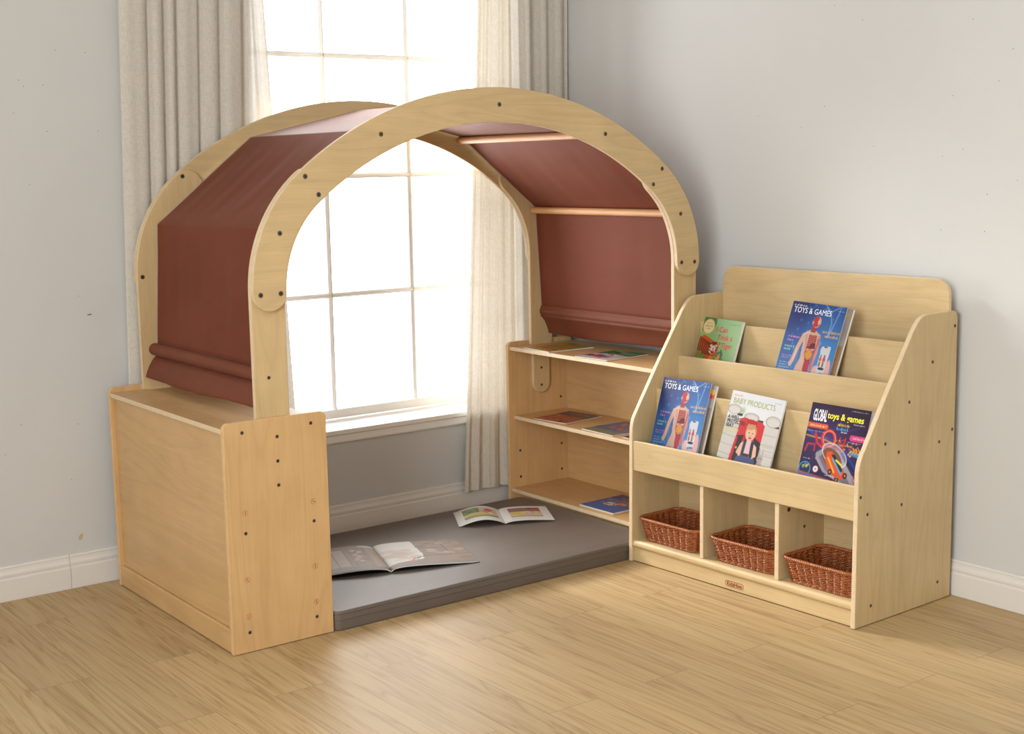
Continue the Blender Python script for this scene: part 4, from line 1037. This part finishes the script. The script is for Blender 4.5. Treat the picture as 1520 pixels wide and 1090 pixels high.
flat('small green and black book almost hidden behind the rack on the middle shelf', (1.5480, 0.2090), (-0.05, -1), 0.150, 0.180, 0.004, T2,
     Art(60, 70, (120, 160, 50), 0.15, 0.18).rect(0, 0, 0.5, 0.16, (40, 40, 38)).blobs(14, [(60, 60, 50), (200, 200, 90)], 0.08, 0.05, (0.1, 0.1, 0.9, 0.9), 7), back=(0.05, 0.05, 0.05))
flat('bright blue picture book lying on the bottom shelf', (1.5310, 0.4220), (0.02, -1), 0.176, 0.205, 0.0065, T3,
     Art(100, 120, (44, 98, 176), 0.176, 0.205).mottle(0.06, 5, 5).rect(0, 0.72, 1, 1, (28, 46, 120)).ell(0.40, 0.40, 0.17, 0.10, (226, 222, 226)).blobs(8, [(200, 60, 60), (60, 140, 80), (226, 226, 230)], 0.05, 0.035, (0.25, 0.36, 0.55, 0.46), 3).ell(0.64, 0.52, 0.16, 0.09, (176, 92, 48)).ell(0.62, 0.5, 0.12, 0.06, (224, 160, 120)).ell(0.3, 0.62, 0.07, 0.045, (190, 66, 56))
     .blobs(12, [(214, 130, 60), (206, 90, 60), (200, 180, 60)], 0.04, 0.025, (0.1, 0.3, 0.95, 0.62), 8).words(0.25, 0.95, 0.78, 0.06, (222, 178, 44), 1, 8).words(0.4, 0.95, 0.66, 0.05, (222, 178, 44), 1, 9).ell(0.62, 0.94, 0.22, 0.05, (206, 170, 70)), back=(0.42, 0.26, 0.12))

# ------------------------------------------------------------------ open books on the mat
def open_book(name, label, spine_far, spine_near, left_far, right_far, zl, zr, artL, artR, t, board=None):
    """pages bend up from the spine; zl/zr: page height above the mat as a function of 0..1"""
    sf, sn, lf, rf = (Vector((*p, MH)) for p in (spine_far, spine_near, left_far, right_far))
    r = root(name, Matrix.Translation((sf+sn)/2), label, 'book')
    O = (sf+sn)/2; d = sn-sf
    for side_, far, zf, art in (('left_page', lf, zl, artL), ('right_page', rf, zr, artR)):
        e = far-sf
        def fn(u, v, e=e, zf=zf, lft=(side_ == 'left_page')):
            s = (1-u) if lft else u
            p = sf-O+e*s+d*(1-v); return (p.x, p.y, zf(s)+0.0)
        me = art_mesh(side_, art, fn, M['print_matt']); ob = link_mesh(side_, me, r)
        # leaves under the open page
        bm = bmesh.new(); N = 24; top = []; bot = []
        for i in range(N+1):
            s = i/N; z = zf(s)-0.0004; k = z-t if zf(s) > t+0.004 else 0.0012
            top.append([bm.verts.new(sf-O+e*s+d*q+Vector((0, 0, z))) for q in (0.004, 0.996)])
            bot.append([bm.verts.new(sf-O+e*s+d*q+Vector((0, 0, max(0.0012, z-t)))) for q in (0.004, 0.996)])
        for i in range(N):
            bm.faces.new((top[i][0], top[i+1][0], top[i+1][1], top[i][1])); bm.faces.new((bot[i][0], bot[i][1], bot[i+1][1], bot[i+1][0]))
            for q in (0, 1): bm.faces.new((top[i][q], bot[i][q], bot[i+1][q], top[i+1][q]))
        for i in (0, N): bm.faces.new((top[i][0], top[i][1], bot[i][1], bot[i][0]))
        bmesh.ops.recalc_face_normals(bm, faces=bm.faces[:])
        obj('leaves', bm, M['pages'], ob, local=True)
    if board:
        bm = bmesh.new()
        L_ = [sf-O+(lf-sf)*1.012-d*0.012, sf-O+(rf-sf)*1.012-d*0.012, sn-O+(rf-sf)*1.012+d*0.012, sn-O+(lf-sf)*1.012+d*0.012]
        lo = [bm.verts.new((p.x, p.y, 0.0002)) for p in L_]; hi = [bm.verts.new((p.x, p.y, 0.0016)) for p in L_]
        bm.faces.new(lo[::-1]); bm.faces.new(hi)
        for k in range(4): bm.faces.new((lo[k], lo[(k+1) % 4], hi[(k+1) % 4], hi[k]))
        bmesh.ops.recalc_face_normals(bm, faces=bm.faces[:])
        obj('cover_board', bm, M['dark_cover'], r, local=True)
    return r
def picture_page(seed, left):
    a = Art(110, 120, (232, 231, 228), 0.17, 0.187)
    x0, x1 = (0.17, 0.90) if left else (0.16, 0.82)
    a.rect(x0, 0.24, x1, 0.88, (206, 192, 164))
    if left:
        a.rect(x0, 0.55, 0.52, 0.88, (104, 138, 74)); a.blobs(26, [(84, 124, 60), (140, 160, 96)], 0.05, 0.04, (x0+0.04, 0.6, 0.5, 0.84), 2)
        a.rect(x0, 0.24, x1, 0.36, (128, 150, 84)); a.ell(0.5, 0.42, 0.26, 0.05, (222, 186, 40)); a.ell(0.36, 0.40, 0.14, 0.05, (206, 170, 40))
        a.blobs(16, [(206, 80, 60), (220, 160, 130), (196, 190, 206), (230, 220, 200)], 0.05, 0.05, (0.54, 0.5, 0.84, 0.82), 4); a.ell(0.72, 0.7, 0.08, 0.1, (202, 66, 52))
    else:
        a.rect(x0, 0.62, x1, 0.88, (146, 112, 92)); a.ell(0.34, 0.48, 0.14, 0.08, (220, 186, 50)); a.ell(0.52, 0.55, 0.13, 0.08, (208, 206, 218)); a.rect(x0, 0.24, x1, 0.33, (176, 168, 120))
        a.rect(0.60, 0.76, x1, 0.88, (190, 52, 42)); a.ell(0.60, 0.84, 0.05, 0.04, (50, 40, 40)); a.blobs(14, [(222, 176, 130), (210, 150, 120), (230, 210, 170)], 0.05, 0.03, (0.45, 0.38, 0.78, 0.6), 6)
    a.words(x0, x1-0.1, 0.15, 0.018, (120, 118, 116), 0.7, seed); a.words(x0, x1-0.25, 0.10, 0.018, (120, 118, 116), 0.7, seed+1)
    return a
open_book('open_picture_book', 'open white picture book with colour illustrations, lying on the mat near the bookcase', (1.3075, 0.6035), (1.2165, 0.4360), (1.1650, 0.6780), (1.4640, 0.5320),
          lambda s: 0.0035+0.021*math.sin(PI*min(1, s*1.06))**0.9*(1-0.25*s) if s*1.06 < 1 else 0.0035, lambda s: 0.0035+0.0075*math.sin(PI*s**0.6)+0.001*s, picture_page(4, True), picture_page(8, False), 0.0012)
def wood_page(left):
    a = Art(130, 130, (142, 118, 98), 0.27, 0.29).mottle(0.12, 7, 5 if left else 9)
    for k in range(26):
        y = 0.02+0.038*k; a.line([(0, y), (1, y+0.01*math.sin(k))], 0.002, (96, 76, 62), 0.5)
    if left:
        a.rect(0.10, 0.18, 0.60, 0.86, (176, 160, 146)); a.rect(0.0, 0.0, 1, 0.12, (112, 98, 88))
        for x in (0.12, 0.30, 0.46, 0.60, 0.66, 0.84): a.line([(x, 0.12), (x, 0.95)], 0.006, (104, 84, 70), 0.8)
        for y in (0.3, 0.45, 0.6, 0.75): a.line([(0.66, y), (0.84, y)], 0.008, (98, 78, 62), 0.8)
        a.blobs(12, [(186, 164, 136), (110, 84, 66), (200, 190, 170)], 0.035, 0.03, (0.68, 0.25, 0.82, 0.9), 3); a.rect(0.88, 0.1, 1.0, 1.0, (158, 136, 110)); a.poly([(0.82, 0.93), (1, 0.9), (1, 1), (0.8, 1)], (206, 200, 190))
    else:
        a.poly([(0.0, 0.10), (0.0, 1.0), (0.44, 1.0), (0.46, 0.42), (0.42, 0.22), (0.10, 0.14)], (220, 216, 208)); a.blobs(20, [(206, 192, 176), (196, 178, 158)], 0.08, 0.08, (0.08, 0.25, 0.36, 0.7), 5, 0.6)
        a.line([(0.30, 0.20), (0.34, 0.28)], 0.008, (206, 60, 64)); a.line([(0.26, 0.17), (0.30, 0.18)], 0.010, (206, 60, 64)); a.line([(0.36, 0.26), (0.42, 0.32)], 0.014, (110, 100, 96)); a.line([(0.38, 0.22), (0.44, 0.27)], 0.010, (240, 238, 234))
        for y in (0.34, 0.66): a.line([(0.46, y), (1, y+0.04)], 0.010, (98, 80, 68), 0.8)
        a.line([(0.78, 0.36), (0.76, 1.0)], 0.010, (98, 80, 68), 0.8); a.blobs(16, [(176, 152, 124), (120, 98, 82)], 0.06, 0.04, (0.5, 0.2, 0.98, 0.98), 6, 0.6); a.rect(0.0, 0, 1, 0.09, (128, 110, 98))
    return a
open_book('open_picture_book', 'large open picture book with brown wood pictures, lying on the mat beside the left cabinet', (0.7050, 0.4640), (0.6195, 0.2120), (0.4550, 0.5600), (0.9720, 0.3840),
          lambda s: 0.0065+0.013*math.sin(PI*s**0.55)+0.001*s, lambda s: 0.0065+0.011*math.sin(PI*s**0.45)-0.002*s, wood_page(True), wood_page(False), 0.004, board=True)

# ------------------------------------------------------------------ curtains
def curtain(name, label, cat, xl, xr, z0, z1, folds, amp, m, y0, hem_h=0.0, seed=1, group=None, thick=0.0):
    """xl, xr: edge positions as functions of height; folds: positions 0..1 of the creases"""
    r = root(name, Matrix.Translation(((xl(z0)+xr(z0))/2, y0, z0)), label, cat, group)
    g = random.Random(seed); NS, NZ = 170, 46
    ks = [0]+sorted(folds)+[1]
    dep = [g.uniform(0.55, 1.0) for _ in ks]
    def build(za, zb, nz, push):
        bm = bmesh.new(); G = []
        for j in range(nz+1):
            z = za+(zb-za)*j/nz; row = []
            sway = 0.02*math.sin(z*1.3+seed)
            for i in range(NS+1):
                s = i/NS
                k = max(q for q in range(len(ks)-1) if ks[q] <= s+1e-9)
                t = (s-ks[k])/(ks[k+1]-ks[k]); sg = 1 if k % 2 == 0 else -0.55
                off = amp*(dep[k]*sg*math.sin(PI*t)**(0.45 if sg > 0 else 1.0)*(1.0 if sg > 0 else 1.0))
                off += amp*0.07*math.sin(s*57+z*1.1+seed)
                s2 = s+sway*math.sin(PI*s)*0.5
                row.append(bm.verts.new((xl(z)+(xr(z)-xl(z))*s2, y0-off-push, z)))
            G.append(row)
        for j in range(nz):
            for i in range(NS):
                f = bm.faces.new((G[j][i], G[j][i+1], G[j+1][i+1], G[j+1][i])); f.smooth = True
        return bm
    obj('drape', build(z0, z1, NZ, 0.0), m, r)
    if hem_h > 0: obj('hem', build(z0+0.001, z0+hem_h, 4, 0.0016), m, r)
    return r
lin = lambda a, b, za, zb: (lambda z: a+(b-a)*(z-za)/(zb-za))
curtain('curtain', 'oatmeal linen curtain hanging left of the window behind the arch', 'curtain', lin(0.083, 0.122, 0.6, 1.8), lin(0.50, 0.548, 0.6, 1.8), 0.03, 2.3,
        [0.205, 0.24, 0.33, 0.355, 0.425, 0.45, 0.60, 0.64, 0.76, 0.79, 0.94], 0.017, M['linen'], 0.852, 0.10, 3)
curtain('sheer_curtain', 'narrow white sheer curtain over the left edge of the window', 'curtain', lin(0.50, 0.52, 0.6, 1.8), lin(0.66, 0.612, 0.6, 1.8), 0.03, 2.3,
        [0.25, 0.4, 0.55, 0.8], 0.006, M['sheer'], 0.8735, 0.0, 5)
curtain('sheer_curtain', 'pale see-through curtain over the right edge of the window, reaching almost to the baseboard', 'curtain', lin(1.327, 1.428, 0.08, 1.83), lin(1.572, 1.580, 0.08, 1.83), 0.078, 2.3,
        [0.06, 0.20, 0.27, 0.42, 0.62, 0.74, 0.9], 0.016, M['linen_thin'], 0.839, 0.095, 9)
curtain('curtain', 'beige linen curtain gathered in the corner right of the window', 'curtain', lin(1.560, 1.568, 0.08, 1.83), lin(1.845, 1.868, 0.08, 1.83), 0.115, 2.3,
        [0.16, 0.34, 0.40, 0.58, 0.66, 0.80, 0.93], 0.014, M['linen'], 0.8705, 0.10, 13)

# ------------------------------------------------------------------ light
w = bpy.data.worlds.new('daylight'); SC.world = w; w.use_nodes = True
w.node_tree.nodes['Background'].inputs['Color'].default_value = (1.0, 0.995, 0.985, 1)
w.node_tree.nodes['Background'].inputs['Strength'].default_value = 7.0
LEFT_W, FRONT_W = 112, 8
def area(name, loc, direction, sx, sy, energy, col=(1, 1, 1), portal=False, spread=180):
    d = bpy.data.lights.new(name, 'AREA'); d.shape = 'RECTANGLE'; d.size = sx; d.size_y = sy; d.energy = energy; d.color = col
    d.spread = math.radians(spread)
    if portal: d.cycles.is_portal = True
    o = bpy.data.objects.new(name, d); COL.objects.link(o); o.location = loc
    o.rotation_euler = Vector(direction).to_track_quat('-Z', 'Y').to_euler(); return o
area('window_portal', ((WX0+WX1)/2, YB+0.225, (WZ0+WZ1)/2), (0, -1, 0), WX1-WX0, WZ1-WZ0, 1, portal=True)
area('left_fill_light', (XL+0.02, (LY0+LY1)/2, (LZ0+LZ1)/2), (1, 0, 0), LY1-LY0, LZ1-LZ0, LEFT_W, (0.97, 0.985, 1.0))  # added soft fill from the left, in front of a solid wall
area('ceiling_fill_light', (-0.7, -1.9, HT-0.02), (0, 0, -1), 1.6, 1.6, 7, (0.97, 0.985, 1.0))  # added overhead fill for floor and upper walls, no fixture modelled
area('front_fill_light', ((FX0+FX1)/2, YF+0.02, (LZ0+LZ1)/2), (0, 1, 0), FX1-FX0, LZ1-LZ0, FRONT_W, (0.97, 0.985, 1.0))  # weak added fill from behind the camera, the wall has no window
sn = bpy.data.lights.new('sun', 'SUN'); sn.energy = 3.2; sn.angle = math.radians(14); sn.color = (1.0, 0.97, 0.92)
so = bpy.data.objects.new('sun', sn); COL.objects.link(so); so.location = (-0.6, 4.0, 2.6)
so.rotation_euler = Vector((0.29, -0.90, -0.46)).to_track_quat('-Z', 'Y').to_euler()

# ------------------------------------------------------------------ camera
cd = bpy.data.cameras.new('camera'); cam = bpy.data.objects.new('camera', cd); COL.objects.link(cam)
cd.sensor_width = 36; cd.lens = 2021.03*36/1520; cd.clip_start = 0.05
Rv = Vector((0.7998719, -0.5998949, -0.0181950)); Uv = Vector((0.1021765, 0.1062384, 0.9890770)); Fv = Vector((0.5914092, 0.7929940, -0.1462720))
m = Matrix.Identity(4)
for i, a in enumerate((Rv, Uv, -Fv)):
    for k in range(3): m[k][i] = a[k]
m.translation = Vector((-1.4558894, -3.1988082, 1.2656281)); cam.matrix_world = m
SC.camera = cam
SC.view_settings.view_transform = 'Standard'; SC.view_settings.look = 'None'
SC.view_settings.exposure = 0.22; SC.view_settings.gamma = 1.0; SC.view_settings.use_curve_mapping = False
SC.cycles.use_denoising = True
SC.cycles.max_bounces = 10; SC.cycles.diffuse_bounces = 5; SC.cycles.transparent_max_bounces = 12
SC.cycles.caustics_reflective = False; SC.cycles.caustics_refractive = False
